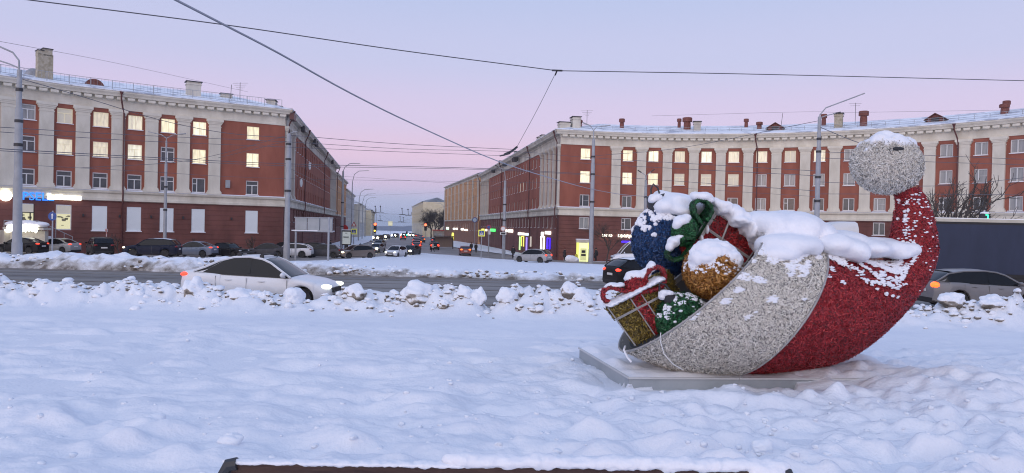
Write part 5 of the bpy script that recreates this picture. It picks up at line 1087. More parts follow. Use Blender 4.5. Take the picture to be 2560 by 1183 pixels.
o = link('snow_heap', blob_mesh('snow_heap', [((q.x, 92.6, float(g(92.6))+.3), (.9, .6, .55)), ((q.x+.6, 92.6, float(g(92.6))+.2), (.6, .5, .4))], .12, M_SNOWCAP, .06, 3)); tag(o, 'rounded snow heap between the dark figure and the cash machine', 'snow')
# bus shelter and kiosk
q = G(1145, 622); root = tag(empty('bus_shelter', (-14.2, 150, float(g(150)))), 'small dark bus shelter under the ochre house on the right', 'shelter'); b = MB(); b.bbox((-2.0, -.9, 2.5), (2.0, .9, 2.65)); b.build('roof', M_DARKM, root); b = MB(); b.bbox((-1.9, .8, .3), (1.9, .85, 2.4)); b.build('back_panel', mat('shelter_panel', (.22, .16, .14), rough=.4), root)
for sx in (-1.9, 1.9): b = MB(); b.tube([(sx, -.8, 0), (sx, -.8, 2.5)], .05, 6); b.tube([(sx, .8, 0), (sx, .8, 2.5)], .05, 6); b.build('post', M_DARKM, root)
root = tag(empty('kiosk', (-26.5, 270, float(g(270)))), 'small dark kiosk at the foot of the trees on the right', 'kiosk'); b = MB(); b.bbox((-3, -2, 0), (3, 2, 3.2)); b.build('walls', mat('kiosk_wall', (.28, .24, .2), (.36, .32, .28), scale=1, rough=.7), root); b = MB(); b.bbox((-3.3, -2.3, 3.2), (3.3, 2.3, 3.5)); b.build('roof', M_SRED, root)
for k in (-1.8, 0, 1.8): b = MB(); b.bbox((k-.6, -2.05, 1), (k+.6, -2.0, 2.4)); b.build('window', M_GLASS2, root)

# ------------------------------------------------------------------ bare trees
def tree(label, base, h, spread, levels, r0, seed, clip=None, name='bare_tree', lean=0.0, trunk=.35):
    rnd = random.Random(seed); root = tag(empty(name, base), label, 'tree'); tb = MB(); cb = MB()
    def grow(p, d, ln, r, lv):
        n = 3; pts = [p]; q = p
        for i in range(n):
            d = (d+Vector((rnd.gauss(0, .13), rnd.gauss(0, .13), rnd.gauss(.04, .08)))).normalized(); q = q+d*ln/n; pts.append(q)
        (tb if lv == levels else cb).tube(pts, [r*(1-.35*i/n) for i in range(n+1)], 6 if lv >= levels-1 else 4 if lv > 1 else 3, 0, False)
        if lv <= 0: return
        for k in range(rnd.choice((3, 4)) if lv > 1 else 4):
            a = rnd.uniform(0, 6.28); el = rnd.uniform(.35, .95)*spread; s = d.orthogonal().normalized(); w = d.cross(s); nd = (d*math.cos(el)+(s*math.cos(a)+w*math.sin(a))*math.sin(el)).normalized()
            st = pts[-1] if k < 2 else pts[rnd.choice((1, 2))] if lv < levels else pts[-1]
            grow(st, nd, ln*rnd.uniform(.62, .85), r*.62, lv-1)
    grow(Vector((0, 0, -.2)), Vector((lean, 0, 1)).normalized(), h*trunk, r0, levels); tb.build('trunk', M_BARK, root, True); cb.build('crown', M_BARK, root); return root
tree('small bare pruned tree before the shuttered window nearest the corner', P(625, 625, 83)+Vector((0, 0, -1)), 3.2, 1.0, 3, .09, 3)
tree('small bare pruned tree left of the tall lamp post on the left', P(302, 625, 76)+Vector((0, 0, -.6)), 3.0, 1.0, 3, .09, 5)
tree('small bare pruned tree before the second shuttered window', P(490, 625, 80)+Vector((0, 0, -.8)), 2.6, 1.0, 3, .08, 6)
tree('small round bare tree behind the white van', (P(1517, 650, 90).x, 90, float(g(90))), 5.2, .75, 5, .10, 8)
tree('bare dark tree with twisted limbs behind the trailer', (P(2400, 650, 58).x, 58, float(g(58))), 9.0, 1.0, 4, .20, 9, lean=-.1)
tree('bare leaning tree right of the green signal behind the trailer', (P(2485, 650, 60).x, 60, float(g(60))), 8.2, .85, 4, .16, 12, lean=.05)
tree('bare twiggy tree at the far right above the trailer', (P(2372, 650, 66).x, 66, float(g(66))), 9.2, .9, 4, .15, 14)
for i, (px, Y, h, lab) in enumerate(((1077, 290, 11.5, 'dark bare tree first of the clump at the right of the street'), (1086, 300, 13.5, 'dark bare tree in the middle of the street clump'), (1096, 285, 14, 'tall dark bare tree of the clump beside the ochre house'), (1104, 300, 14, 'dark bare tree closest to the ochre house end'), (1090, 320, 13, 'dark bare tree at the back of the clump'))):
    tree(lab, (P(px, 600, Y).x, Y, float(g(Y))), h, .75, 6, .35, 20+i, trunk=.28)
q = P(273, 575, 76); b = MB(); b.tube([(q.x, 75.5, -2.0), (q.x, 75.5, q.z)], .05, 8); b.ell((q.x, 75.5, q.z), (.14, .14, .14), 10, 6); tag(b.build('bollard', mat('bollard_paint', (.5, .12, .1), (.7, .68, .66), scale=2, rough=.5), None), 'red and white striped bollard by the black SUV', 'bollard')

# ------------------------------------------------------------------ people
def person(label, base, heading, h=1.72, coat=(.02, .02, .022), legs=(.015, .015, .018), stride=.12, long=False, hat=(.03, .03, .03), bag=False):
    root = tag(empty('person', base, heading), label, 'person'); s = h/1.75
    J = dict(pel=(0, 0, .95), chest=(.02, 0, 1.28), neck=(.02, 0, 1.46), head=(.04, 0, 1.60), top=(.03, 0, 1.72), hl=(stride*.3, .10, .90), kl=(stride*.9+.03, .10, .49), al=(stride, .10, .09), fl=(stride+.17, .11, .04), hr=(-stride*.3, -.10, .90), kr=(-stride*.4, -.10, .49), ar=(-stride*1.3, -.10, .10), fr=(-stride*1.3+.17, -.11, .05),
        sl=(.0, .19, 1.38), el=(-.06-stride*.6, .25, 1.10), wl=(.02-stride, .24, .86), gl=(.05-stride, .235, .78), sr=(.0, -.19, 1.38), er=(-.03+stride*.4, -.25, 1.10), wr=(.10+stride, -.24, .88), gr=(.13+stride, -.235, .80))
    rad = dict(pel=.155, chest=.17, neck=.065, head=.105, top=.07, hl=.095, kl=.07, al=.05, fl=.045, hr=.095, kr=.07, ar=.05, fr=.045, sl=.085, el=.062, wl=.045, gl=.045, sr=.085, er=.062, wr=.045, gr=.045)
    ed = [('pel', 'chest'), ('chest', 'neck'), ('neck', 'head'), ('head', 'top'), ('pel', 'hl'), ('hl', 'kl'), ('kl', 'al'), ('al', 'fl'), ('pel', 'hr'), ('hr', 'kr'), ('kr', 'ar'), ('ar', 'fr'), ('chest', 'sl'), ('sl', 'el'), ('el', 'wl'), ('wl', 'gl'), ('chest', 'sr'), ('sr', 'er'), ('er', 'wr'), ('wr', 'gr')]
    ks = list(J); me = bpy.data.meshes.new('tmp'); me.from_pydata([tuple(c*s for c in J[k]) for k in ks], [(ks.index(a), ks.index(b_)) for a, b_ in ed], [])
    o = bpy.data.objects.new('tmp', me); COL.objects.link(o); md = o.modifiers.new('s', 'SKIN'); o.modifiers.new('ss', 'SUBSURF').levels = 1
    for i, k in enumerate(ks): me.skin_vertices[0].data[i].radius = (rad[k]*s, rad[k]*s); me.skin_vertices[0].data[i].use_root = (k == 'pel')
    dg = bpy.context.evaluated_depsgraph_get(); m2 = bpy.data.meshes.new_from_object(o.evaluated_get(dg)); bpy.data.objects.remove(o); bpy.data.meshes.remove(me)
    key = '%.2f%.2f%.2f' % coat; mc = mat('coat_'+key, coat, tuple(min(1, c*1.5+.01) for c in coat), scale=8, rough=.85); ml = mat('trousers_%.2f' % legs[0], legs, rough=.85); ms = mat('skin', (.42, .25, .18), rough=.6)
    m2.materials.clear(); [m2.materials.append(m_) for m_ in (mc, ml, ms)]
    m2.polygons.foreach_set('material_index', [2 if p.center.z > 1.47*s else (1 if p.center.z < .86*s and abs(p.center.y) < .17*s else 0) for p in m2.polygons]); m2.polygons.foreach_set('use_smooth', [True]*len(m2.polygons)); link('body', m2, root)
    zl = .50 if long else .74; b = MB(); n = 14; v = []
    for z, rx_, ry_ in ((zl, .20, .24), (.95, .17, .22), (1.15, .16, .21), (1.36, .15, .225), (1.46, .09, .12)): v += [((rx_*math.cos(2*math.pi*k/n)+.01)*s, ry_*math.sin(2*math.pi*k/n)*s, z*s) for k in range(n)]
    b.add(v, [(i*n+k, i*n+(k+1) % n, (i+1)*n+(k+1) % n, (i+1)*n+k) for i in range(4) for k in range(n)]); b.build('coat', mc, root, True)
    b = MB(); b.ell((.03*s, 0, 1.655*s), (.125*s, .115*s, .105*s), 12, 8); b.build('hat', mat('hat_%.2f' % hat[0], hat, rough=.9), root, True)
    b = MB(); b.ell((.145*s, 0, 1.58*s), (.025*s, .02*s, .03*s), 8, 5); b.build('nose', ms, root, True)
    if bag: b = MB(); b.ell((.05, -.28*s, .62*s), (.16, .08, .18), 10, 7); b.tube([(.1+stride, -.25*s, .80*s), (.05, -.28*s, .75*s)], .015, 4); b.build('bag', M_TRIM, root, True)
    return root
def pp(px, py, Y, lift=.1): q = P(px, py, Y); return (q.x, Y, float(g(Y))+lift)
person('person in a dark coat with a bag walking right of the cash machine', pp(1490, 655, 92), R(200), 1.75, (.015, .015, .017), bag=True)
person('person in a long black coat standing left of the cash machine', pp(1411, 655, 90), R(10), 1.70, (.02, .015, .015), stride=.03, long=True, hat=(.12, .02, .02))
person('person in black standing on the snowy pavement before the neon frames', pp(1283, 640, 100), R(250), 1.78, (.012, .012, .014), stride=.04)
person('person in a pale coat crossing the street between the cars', pp(1082, 630, 127, .01), R(170), 1.72, (.45, .40, .38), stride=.22, hat=(.12, .1, .09))
person('person in dark clothes standing by the bus shelter', pp(1178, 622, 128), R(80), 1.75, (.015, .015, .018), stride=.05)
person('person in black with a wide coat beside the other one at the bus shelter', pp(1190, 622, 126), R(100), 1.72, (.018, .016, .016), stride=.03, long=True)
person('person in black walking on the left pavement by the billboard post', pp(826, 612, 118), R(20), 1.75, (.015, .015, .016), stride=.15)
# ------------------------------------------------------------------ festive hat sculpture
def tinsel_mats(name, cols, rough=.42, metal=.25):
    return [mat('tinsel_%s_%d' % (name, i), c, rough=rough, metal=metal, spec=.6) for i, c in enumerate(cols)]
T_WHITE = tinsel_mats('white', [(.74, .70, .62), (.86, .83, .76), (.52, .49, .44), (.13, .125, .12)], .5, .05)
T_RED = tinsel_mats('red', [(.37, .016, .022), (.23, .009, .014), (.52, .040, .044), (.07, .004, .006)], .45, .1)
T_BLUE = tinsel_mats('blue', [(.011, .052, .165), (.006, .028, .10), (.022, .09, .25), (.003, .010, .034)], .42, .15)
T_GOLD = tinsel_mats('gold', [(.42, .19, .035), (.28, .11, .02), (.60, .32, .09), (.12, .045, .01)])
T_OLIVE = tinsel_mats('olive', [(.20, .135, .02), (.11, .075, .012), (.36, .27, .06), (.045, .03, .008)])
T_GREEN = tinsel_mats('green', [(.012, .10, .03), (.008, .055, .02), (.03, .19, .06), (.004, .02, .01)])
M_TUBE = mat('led_tube', (.27, .26, .25), (.38, .37, .36), scale=9, rough=.4)
def tri_arrays(me):
    me.calc_loop_triangles(); n = len(me.vertices); co = np.empty(n*3, np.float32); me.vertices.foreach_get('co', co)
    t = np.empty(len(me.loop_triangles)*3, np.int32); me.loop_triangles.foreach_get('vertices', t); return co.reshape(-1, 3).astype(float), t.reshape(-1, 3)
def tinsel(me, mats, n, ln, wd, parent, probs=(.45, .27, .18, .10), lift=.35):
    """short curled foil strips all over a surface; one mass nobody could count"""
    V, T = tri_arrays(me); a, b, c = V[T[:, 0]], V[T[:, 1]], V[T[:, 2]]; nr = np.cross(b-a, c-a); ar = np.linalg.norm(nr, axis=1); nr = nr/np.maximum(ar, 1e-9)[:, None]
    k = rng.choice(len(T), n, p=ar/ar.sum()); r1, r2 = np.sqrt(rng.random(n)), rng.random(n)
    p = a[k]*(1-r1)[:, None]+b[k]*(r1*(1-r2))[:, None]+c[k]*(r1*r2)[:, None]; N = nr[k]
    d = rng.normal(size=(n, 3)); d -= N*(d*N).sum(1)[:, None]; d /= np.linalg.norm(d, axis=1)[:, None]; w = np.cross(N, d)
    w = w*np.cos(rng.uniform(-.9, .9, n))[:, None]+N*np.sin(rng.uniform(-.9, .9, n))[:, None]
    l = ln*rng.uniform(.6, 1.4, n)[:, None]; h = lift*rng.uniform(.1, 1.6, n)[:, None]; W_ = w*wd*.9*rng.uniform(.6, 1.4, n)[:, None]/2
    q0 = p-d*l*.5+N*.002; q1 = p+N*l*h*.9; q2 = p+d*l*.5+N*l*h*rng.uniform(-.1, 1.5, n)[:, None]
    VV = np.stack([q0-W_, q0+W_, q1-W_, q1+W_, q2-W_*.6, q2+W_*.6], 1).reshape(-1, 3); o = np.arange(n)[:, None]*6
    F = np.concatenate([o+np.array([[0, 1, 3, 2]]), o+np.array([[2, 3, 5, 4]])], 0); m1 = rng.choice(4, n, p=probs); mi = np.concatenate([m1, m1])
    ob = link('tinsel', np_mesh('tinsel', VV, F, mats, mi, False), parent); ob['kind'] = 'stuff'; return ob
Y0 = 9.6
RINGS = [((1552, 872), (1893, 580), 2, 1.10), ((1685, 924), (1960, 598), -8, 1.16), ((1815, 931), (2034, 614), 2, 1.12), ((1972, 926), (2118, 640), -28, 1.03), ((2092, 902), (2182, 652), -32, .88), ((2190, 838), (2222, 652), -26, .66), ((2272, 750), (2230, 634), -12, .47), ((2326, 655), (2234, 598), 10, .34), ((2329, 572), (2240, 545), 6, .26), ((2314, 510), (2245, 505), 3, .20), ((2292, 470), (2236, 472), 0, .165)]
def ring_vec(rg):
    A, B, e, bb_ = rg; a, b = P(*A, Y0), P(*B, Y0); k = Y0/1800; return np.array([a.x, a.z, b.x, b.z, e*k, bb_])
RV = catmull([ring_vec(r_) for r_ in RINGS], 10)
def ring_pts(v, n=72, shrink=1.0):
    ax, az, bx_, bz, e, bb_ = v; c = np.array([(ax+bx_)/2, Y0, (az+bz)/2]); u = np.array([(bx_-ax)/2, 0, (bz-az)/2])*shrink; un = np.array([u[2], 0, -u[0]])/max(1e-6, np.hypot(u[0], u[2]))
    t = np.linspace(0, 2*math.pi, n, endpoint=False); v2 = np.array([0, -bb_, 0])*shrink+un*e
    return c+np.cos(t)[:, None]*u+np.sin(t)[:, None]*v2
def loft(name, vecs, m, cap0=False, cap1=True, n=72, shrink=1.0, bump_=0.0):
    rings = [ring_pts(v, n, shrink) for v in vecs]; V = np.concatenate(rings); F = []
    for i in range(len(rings)-1):
        j = np.arange(n); F.append(np.stack([i*n+j, i*n+(j+1) % n, (i+1)*n+(j+1) % n, (i+1)*n+j], 1))
    F = np.concatenate(F); return np_mesh(name, V, F, m)
hat = tag(empty('santa_hat', (P(1850, 930, Y0).x, Y0, PTOP)), 'giant tinsel Santa hat lying on its side with white brim and pompon, snow on top', 'sculpture')
hat.location = (0, 0, 0)
brim_me = loft('brim', RV[:21], mat('brim_mesh', (.24, .23, .21), rough=.8)); brim = link('brim', brim_me, hat)
# lining of the opening
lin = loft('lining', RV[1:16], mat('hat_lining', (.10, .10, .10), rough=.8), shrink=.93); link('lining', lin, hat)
cone_me = loft('cone', RV[20:], T_RED[1], shrink=.985); cone = link('cone', cone_me, hat)
tinsel(brim_me, T_WHITE, 64000, .040, .0085, brim, (.42, .30, .18, .10)); tinsel(cone_me, T_RED, 64000, .036, .0085, cone)
pc = P(2216, 412, Y0); b = MB(); b.ell(pc, (.43, .42, .375), 36, 22, 0, Matrix.Rotation(R(12), 3, 'Y')); pm = b.mesh('pompon', T_WHITE[2], True)
pom = link('pompon', pm, hat); tinsel(pm, T_WHITE, 24000, .042, .008, pom, (.42, .26, .24, .08), .4)
for i, e in ((0, 1.012), (20, 1.015)):
    q = ring_pts(RV[i], 60, e); t = MB(); t.tube([Vector(x) for x in np.vstack([q, q[:1]])], .014, 6); t.build('rim_tube', M_TUBE, hat, True)
# snow lying on the hat
k_ = Y0/1800
def el(px, py, dy, rx_, ry_, rd): return (P(px, py, Y0+dy), (rx_*k_, rd, ry_*k_))
def snow_on(parent, ells, voxel=.028, noise=.008, ns=5.0, smooth=14, name='snow_cap'):
    return link(name, blob_mesh(name, ells, voxel, M_SNOWCAP, noise, ns, smooth), parent)
snow_on(hat, [el(1970, 612, -.52, 78, 26, .34), el(1915, 618, -.5, 26, 28, .25), el(2020, 618, -.48, 32, 28, .28), el(1950, 636, -.72, 46, 20, .20),
              el(1925, 570, .1, 62, 42, .55), el(1985, 572, .05, 66, 44, .60), el(2040, 590, 0, 40, 36, .5), el(1960, 555, .3, 75, 30, .5), el(1895, 560, .2, 40, 34, .5)])
snow_on(hat, [el(2075, 612, -.30, 50, 30, .45), el(2120, 626, -.34, 44, 30, .42), el(2142, 634, -.46, 26, 24, .28), el(2175, 622, -.15, 46, 24, .40), el(2225, 622, -.12, 50, 23, .36), el(2262, 624, -.15, 32, 20, .30), el(2250, 636, -.3, 26, 14, .2), el(2100, 600, .2, 60, 26, .5), el(2190, 610, .15, 70, 18, .4)])
snow_on(pom, [(pc+Vector((0, .0, .225)), (.36, .36, .18)), (pc+Vector((-.10, -.08, .31)), (.18, .20, .11)), (pc+Vector((.12, -.06, .30)), (.19, .20, .10)), (pc+Vector((-.26, -.14, .15)), (.13, .15, .08)), (pc+Vector((.30, -.08, .15)), (.09, .14, .06))], .025, .03, 8)
def flecks(parent, pts, sizes, name='snow_flecks'):
    b = MB()
    for p_, s_ in zip(pts, sizes): b.ell(p_, s_, 7, 5)
    o = b.build(name, M_SNOWCAP, parent, True); o['kind'] = 'stuff'; return o
def surf_pt(i, t, lift=.012):
    i = min(max(i, 0), len(RV)-1.001); v = RV[int(i)]*(1-(i % 1))+RV[int(i)+1]*(i % 1); ax, az, bx_, bz, e, bb_ = v; c = np.array([(ax+bx_)/2, Y0, (az+bz)/2]); u = np.array([(bx_-ax)/2, 0, (bz-az)/2]); un = np.array([u[2], 0, -u[0]])/max(1e-6, np.hypot(u[0], u[2])); v2 = np.array([0, -bb_, 0])+un*e
    p_ = c+math.cos(t)*u+math.sin(t)*v2; nrm = (p_-c); nrm /= np.linalg.norm(nrm); return Vector(p_+nrm*lift)
pts, sz = [], []
for k in range(15000):                      # streaks of blown snow on the red cone
    i = rng.uniform(20.3, 92); t = rng.uniform(.2, 1.5)
    s_ = .75*vnoise(i*.10+t*1.2, t*13-i*.40, 0, 71)+.35*vnoise(i*.9, t*9, 0, 72)
    lim = .05+.46*max(0, (t-.55))/.75+(.42 if i > 56 else 0)
    if s_ < lim: continue
    pts.append(surf_pt(i, t)); q = rng.uniform(.005, .013)*(1.25 if t < .6 else 1); sz.append((q*rng.uniform(1, 2.6), q, q*rng.uniform(.6, 1.0)))
for k in range(90):
    i = rng.uniform(60, 96); t = rng.uniform(.4, 2.2); pts.append(surf_pt(i, t)); q = rng.uniform(.005, .014); sz.append((q*rng.uniform(1, 2.2), q, q*rng.uniform(.6, 1)))
flecks(cone, pts, sz)
# ledges of snow caught on the folds of the cone
pts, sz = [], []
for (i0, t0, i1, t1, w, n_) in ((24, .62, 52, 1.02, .04, 90), (30, .84, 50, 1.16, .03, 60), (40, .55, 60, .88, .035, 70), (50, .98, 68, 1.05, .03, 60), (46, .45, 60, .60, .05, 45), (64, .75, 84, .55, .06, 36)):
    for k in range(n_):
        f = rng.random(); pts.append(surf_pt(i0+(i1-i0)*f+rng.normal(0, .5), t0+(t1-t0)*f+rng.normal(0, w)+.04*math.sin(f*9))); q = rng.uniform(.007, .019); sz.append((q*rng.uniform(1.2, 2.4), q, q*rng.uniform(.6, 1)))
flecks(cone, pts, sz)
pts, sz = [], []
for k in range(9000):                      # snow held by the rows of the brim
    i = rng.uniform(.3, 19.5); t = rng.uniform(.25, 1.9); row = math.cos(t)
    s_ = .6*vnoise(i*.35, row*11, 0, 73)+.3*vnoise(i*1.3, row*16, 0, 74); lim = -.06+.62*max(0, t-.62)+(.0 if i < 12 else .22)-.30*max(0, (6-i)/6)
    if s_ < lim: continue
    pts.append(surf_pt(i, t)); q = rng.uniform(.006, .016); sz.append((q*rng.uniform(1.6, 3.2), q, q*.8))
flecks(brim, pts, sz)
# loose cables at the mouth of the hat
t = MB(); t.tube([P(*q) for q in ((1652, 832, 8.72), (1650, 850, 8.66), (1660, 885, 8.6), (1682, 910, 8.6), (1708, 925, 8.66))], .006, 6); t.build('loose_cable', M_FRAME, hat, True)
t = MB(); t.tube([P(*q) for q in ((1563, 866, 9.2), (1560, 875, 9.1), (1568, 893, 9.05), (1578, 905, 9.05))], .014, 6); t.build('loose_cable', M_SNOWCAP, hat, True)
# dark gaps where the tinsel has fallen out
g_ = MB()
for px, py, dy, w_, h_ in ((2246, 372, -.40, .075, .026), ): g_.ell(P(px, py, Y0+dy), (w_, .02, h_), 10, 6)
g_.build('bare_patch', M_TRIM, pom)

# ------------------------------------------------------------------ presents inside the hat
def ornament(label, px, py, Y, r_, tm, n, cap_dir, cs=1.0, name='bauble', squash=(1, 1, 1), ln=.045):
    root = tag(empty(name, (0, 0, 0)), label, 'bauble'); c = P(px, py, Y); b = MB(); b.ell(c, (r_*squash[0], r_*squash[1], r_*squash[2]), 34, 20); me = b.mesh('ball', tm[3], True); o = link('ball', me, root); tinsel(me, tm, n, ln, .011, o)
    if cap_dir is not None:
        d = Vector(cap_dir).normalized(); q = MB(); q.tube([c+d*r_*.90, c+d*(r_+.17*cs)], [.15*cs, .13*cs], 12); q.build('cap', M_DARKM, root, 30); q = MB(); s_ = d.cross(Vector((0, 1, 0))).normalized(); top_ = c+d*(r_+.16*cs)
        q.tube([top_-s_*.06, top_+d*.10-s_*.05, top_+d*.17, top_+d*.10+s_*.05, top_+s_*.06], .012, 6); q.build('loop', M_DARKM, root, True)
    return root, c
blue, bc = ornament('blue tinsel bauble with black cap and thick snow at the back of the hat', 1662, 602, 10.15, .49, T_BLUE, 18000, (-.25, -.1, 1), squash=(.92, .95, 1.0))
kb = 10.15/1800
def elY(px, py, Y, rx_, ry_, rd): return (P(px, py, Y), (rx_*Y/1800, rd, ry_*Y/1800))
snow_on(blue, [elY(1690, 508, 10.1, 48, 28, .32), elY(1720, 515, 10.1, 40, 30, .3), elY(1665, 518, 9.95, 34, 22, .25), elY(1655, 500, 10.2, 24, 24, .2), elY(1700, 528, 9.85, 40, 16, .16)], .028, .02)
snow_on(blue, [elY(1640, 494, 9.98, 18, 10, .13), elY(1628, 502, 9.95, 9, 8, .1)], .02, .01, 8, 4)
pts, sz = [], []
for k in range(900):
    a = rng.uniform(math.pi*.75, math.pi*1.7); e_ = rng.uniform(.15, 1.05); v = Vector((math.cos(a)*math.cos(e_)*.92, math.sin(a)*math.cos(e_)*.95, math.sin(e_)))
    if vnoise(a*5, e_*6, 0, 81) < .45-.55*(e_-.35)-(.25 if a < math.pi*1.2 else 0): continue
    pts.append(bc+v*.50); q = rng.uniform(.014, .032); sz.append((q*1.2, q, q))
flecks(blue, pts, sz)
gold, gc = ornament('orange gold tinsel bauble with a snow cap resting on the brim', 1781, 676, 9.05, .352, T_GOLD, 13000, None)
snow_on(gold, [(gc+Vector((0, -.01, .205)), (.295, .30, .19)), (gc+Vector((-.13, -.13, .15)), (.22, .22, .13)), (gc+Vector((.15, -.09, .15)), (.20, .23, .13)), (gc+Vector((-.25, -.14, .05)), (.09, .12, .06)), (gc+Vector((-.05, -.27, .07)), (.14, .08, .05)), (gc+Vector((.24, -.17, .06)), (.06, .1, .06))], .02, .022, 12, 4)
pts, sz = [], []
for k in range(110):
    a = rng.uniform(math.pi, math.pi*2); e_ = rng.uniform(-.08, .4); v = Vector((math.cos(a)*math.cos(e_), math.sin(a)*math.cos(e_), math.sin(e_))); pts.append(gc+v*.358); q = rng.uniform(.008, .022); sz.append((q*1.4, q, q))
flecks(gold, pts, sz)
green, nc = ornament('green tinsel bauble with black cap low in the hat mouth', 1706, 800, 9.0, .33, T_GREEN, 10000, (-.52, -.25, .75), .58)
snow_on(green, [(nc+Vector((-.235, -.11, .345)), (.10, .085, .04)), (nc+Vector((-.29, -.12, .30)), (.05, .06, .05))], .014, .01, 14, 3)
pts, sz = [], []
for k in range(420):
    a = rng.uniform(math.pi*.9, math.pi*2); e_ = rng.uniform(.0, 1.4); v = Vector((math.cos(a)*math.cos(e_), math.sin(a)*math.cos(e_), math.sin(e_)))
    if vnoise(a*4, e_*5, 0, 83) < .1-.25*(e_-.6): continue
    pts.append(nc+v*.336); q = rng.uniform(.010, .026); sz.append((q*1.3, q, q*.8))
flecks(green, pts, sz)
def obox(o, ex, ey, ez):
    b = MB(); c = [o+ex*i+ey*j+ez*k for i in (0, 1) for j in (0, 1) for k in (0, 1)]; b.add(c, [(0, 1, 3, 2), (4, 6, 7, 5), (0, 4, 5, 1), (2, 3, 7, 6), (0, 2, 6, 4), (1, 5, 7, 3)]); return b
def px_vec(dx, dy, Y, dep=0.0): return Vector((dx*Y/1800, dep, -dy*Y/1800))
def gift(label, o, ex, ey, ez, tmain, trib, seam, rib=(.36, .60), n=9000, lid=.30):
    """o: upper left front corner, ex: along the top, ez: down the front, ey: away"""
    root = tag(empty('gift_box'), label, 'gift box'); nrm = ex.cross(ez).normalized()
    if nrm.y > 0: nrm = -nrm
    b = obox(o+ex*.02+ez*lid*.9, ex*.96, ey, ez*(1-lid*.9)); me = b.mesh('box', tmain[3]); q = link('box', me, root); tinsel(me, tmain, n, .045, .011, q)
    b = obox(o-ex*.02-ey*.02, ex*1.04, ey*1.04, ez*lid); me = b.mesh('lid', tmain[3]); q = link('lid', me, root); tinsel(me, tmain, int(n*.55), .045, .011, q)
    w = rib[1]-rib[0]; b = obox(o+ex*rib[0]+nrm*.022-ez*.012, ex*w, ey*1.0, ez*1.0); me = b.mesh('ribbon', trib[3]); q = link('ribbon', me, root); tinsel(me, trib, int(n*.4), .04, .011, q)
    t = MB(); f = lambda a, c: o+ex*a+ez*c+nrm*.035; rad = .009
    for l in ([f(0, lid), f(1, lid)], [f(rib[0], 0), f(rib[0], 1)], [f(rib[1], 0), f(rib[1], 1)], [f(0, 0), f(1, 0)], [f(-.01, 0), f(0.02, 1)], [f(1.01, 0), f(.98, 1)], [o+ex*1.02+nrm*.02, o+ex*1.02+ey], [f(0, lid*1.08), f(1, lid*1.08)], [o+ex+ez*lid, o+ex+ez*lid+ey], [o+ex*.99+ey, o+ex*.99+ey+ez]): t.tube(l, rad, 6)
    t.build('light_tube', seam, root); return root
Yg = 8.95
goldbox = gift('olive gold gift box with red ribbon and bow at the front of the hat mouth', P(1519, 768, Yg), px_vec(131, -68, Yg, .10), px_vec(40, -22, Yg, .52), px_vec(68, 96, Yg, .02), T_OLIVE, T_RED, M_TUBE, (.40, .60), 9000)
def loop_bow(root, pts, w, rad, tm, name='bow_loop', n=2600, wdir=Vector((0, 1, 0))):
    """flat ribbon bent through pts, given width along wdir"""
    q = [Vector(v) for v in catmull([tuple(p_) for p_ in pts], 6)]; b = MB(); v = []
    for i, p_ in enumerate(q):
        t_ = (q[min(i+1, len(q)-1)]-q[max(i-1, 0)]).normalized(); nn = t_.cross(wdir).normalized()*rad; v += [p_-wdir*w/2-nn, p_+wdir*w/2-nn, p_+wdir*w/2+nn, p_-wdir*w/2+nn]
    f = [(i*4+j, i*4+(j+1) % 4, (i+1)*4+(j+1) % 4, (i+1)*4+j) for i in range(len(q)-1) for j in range(4)]+[(0, 1, 2, 3), tuple(range(len(v)-1, len(v)-5, -1))]; b.add(v, f); me = b.mesh(name, tm[3], 50); o = link(name, me, root); tinsel(me, tm, n, .032, .009, o, lift=.25); return o
kn = P(1592, 712, 9.05); b = MB(); b.ell(kn, (.135, .12, .145), 20, 14, 0, Matrix.Rotation(R(-20), 3, 'Y')); me = b.mesh('bow_knot', T_RED[3], True); o = link('bow_knot', me, goldbox); tinsel(me, T_RED, 2600, .035, .01, o)
loop_bow(goldbox, [P(x, y, 9.05) for x, y in ((1578, 726), (1556, 726), (1526, 718), (1508, 730), (1512, 750), (1536, 756), (1570, 742), (1586, 730))], .16, .016, T_RED)
loop_bow(goldbox, [P(x, y, 9.05) for x, y in ((1602, 718), (1610, 696), (1626, 672), (1650, 670), (1660, 690), (1652, 716), (1622, 726), (1602, 728))], .16, .016, T_RED)
def elG(px, py, rx_, ry_, rd, Y=9.08): return (P(px, py, Y), (rx_*Y/1800, rd, ry_*Y/1800))
snow_on(goldbox, [elG(1592, 690, 28, 14, .14), elG(1575, 697, 16, 10, .12), elG(1612, 684, 16, 12, .12), elG(1628, 668, 12, 12, .12), elG(1630, 660, 8, 8, .1), elG(1580, 686, 18, 9, .12)], .016, .012, 9, 4)
snow_on(goldbox, [elG(1535, 714, 22, 8, .12), elG(1518, 720, 10, 8, .1), elG(1552, 712, 12, 7, .1)], .014, .01, 9, 3)
es = []
for f in np.linspace(.02, .98, 12): x, y = 1519+131*f, 766-68*f; es.append((P(x, y-3, Yg+.12), (.07, .22, .020+.01*rng.random())))
snow_on(goldbox, es, .014, .008, 12, 2)
Yr = 9.75
redbox = gift('red gift box with green ribbon bow leaning at the back of the hat mouth', P(1788, 532, Yr), px_vec(112, 72, Yr, .05), px_vec(-6, -20, Yr, .55), px_vec(-38, 62, Yr, -.04), T_RED, T_GREEN, M_TUBE, (-.10, .02), 7500, .62)
t = MB()
for a_, c_ in (((1822, 556), (1800, 612)), ((1788, 530), (1748, 598)), ((1752, 598), (1862, 660))): t.tube([P(*a_, Yr-.06), P(*c_, Yr-.08)], .013, 6)
t.build('light_tube', M_TUBE, redbox)
loop_bow(redbox, [P(x, y, 9.6) for x, y in ((1752, 562), (1738, 540), (1732, 512), (1748, 500), (1768, 508), (1776, 528), (1764, 552))], .17, .018, T_GREEN)
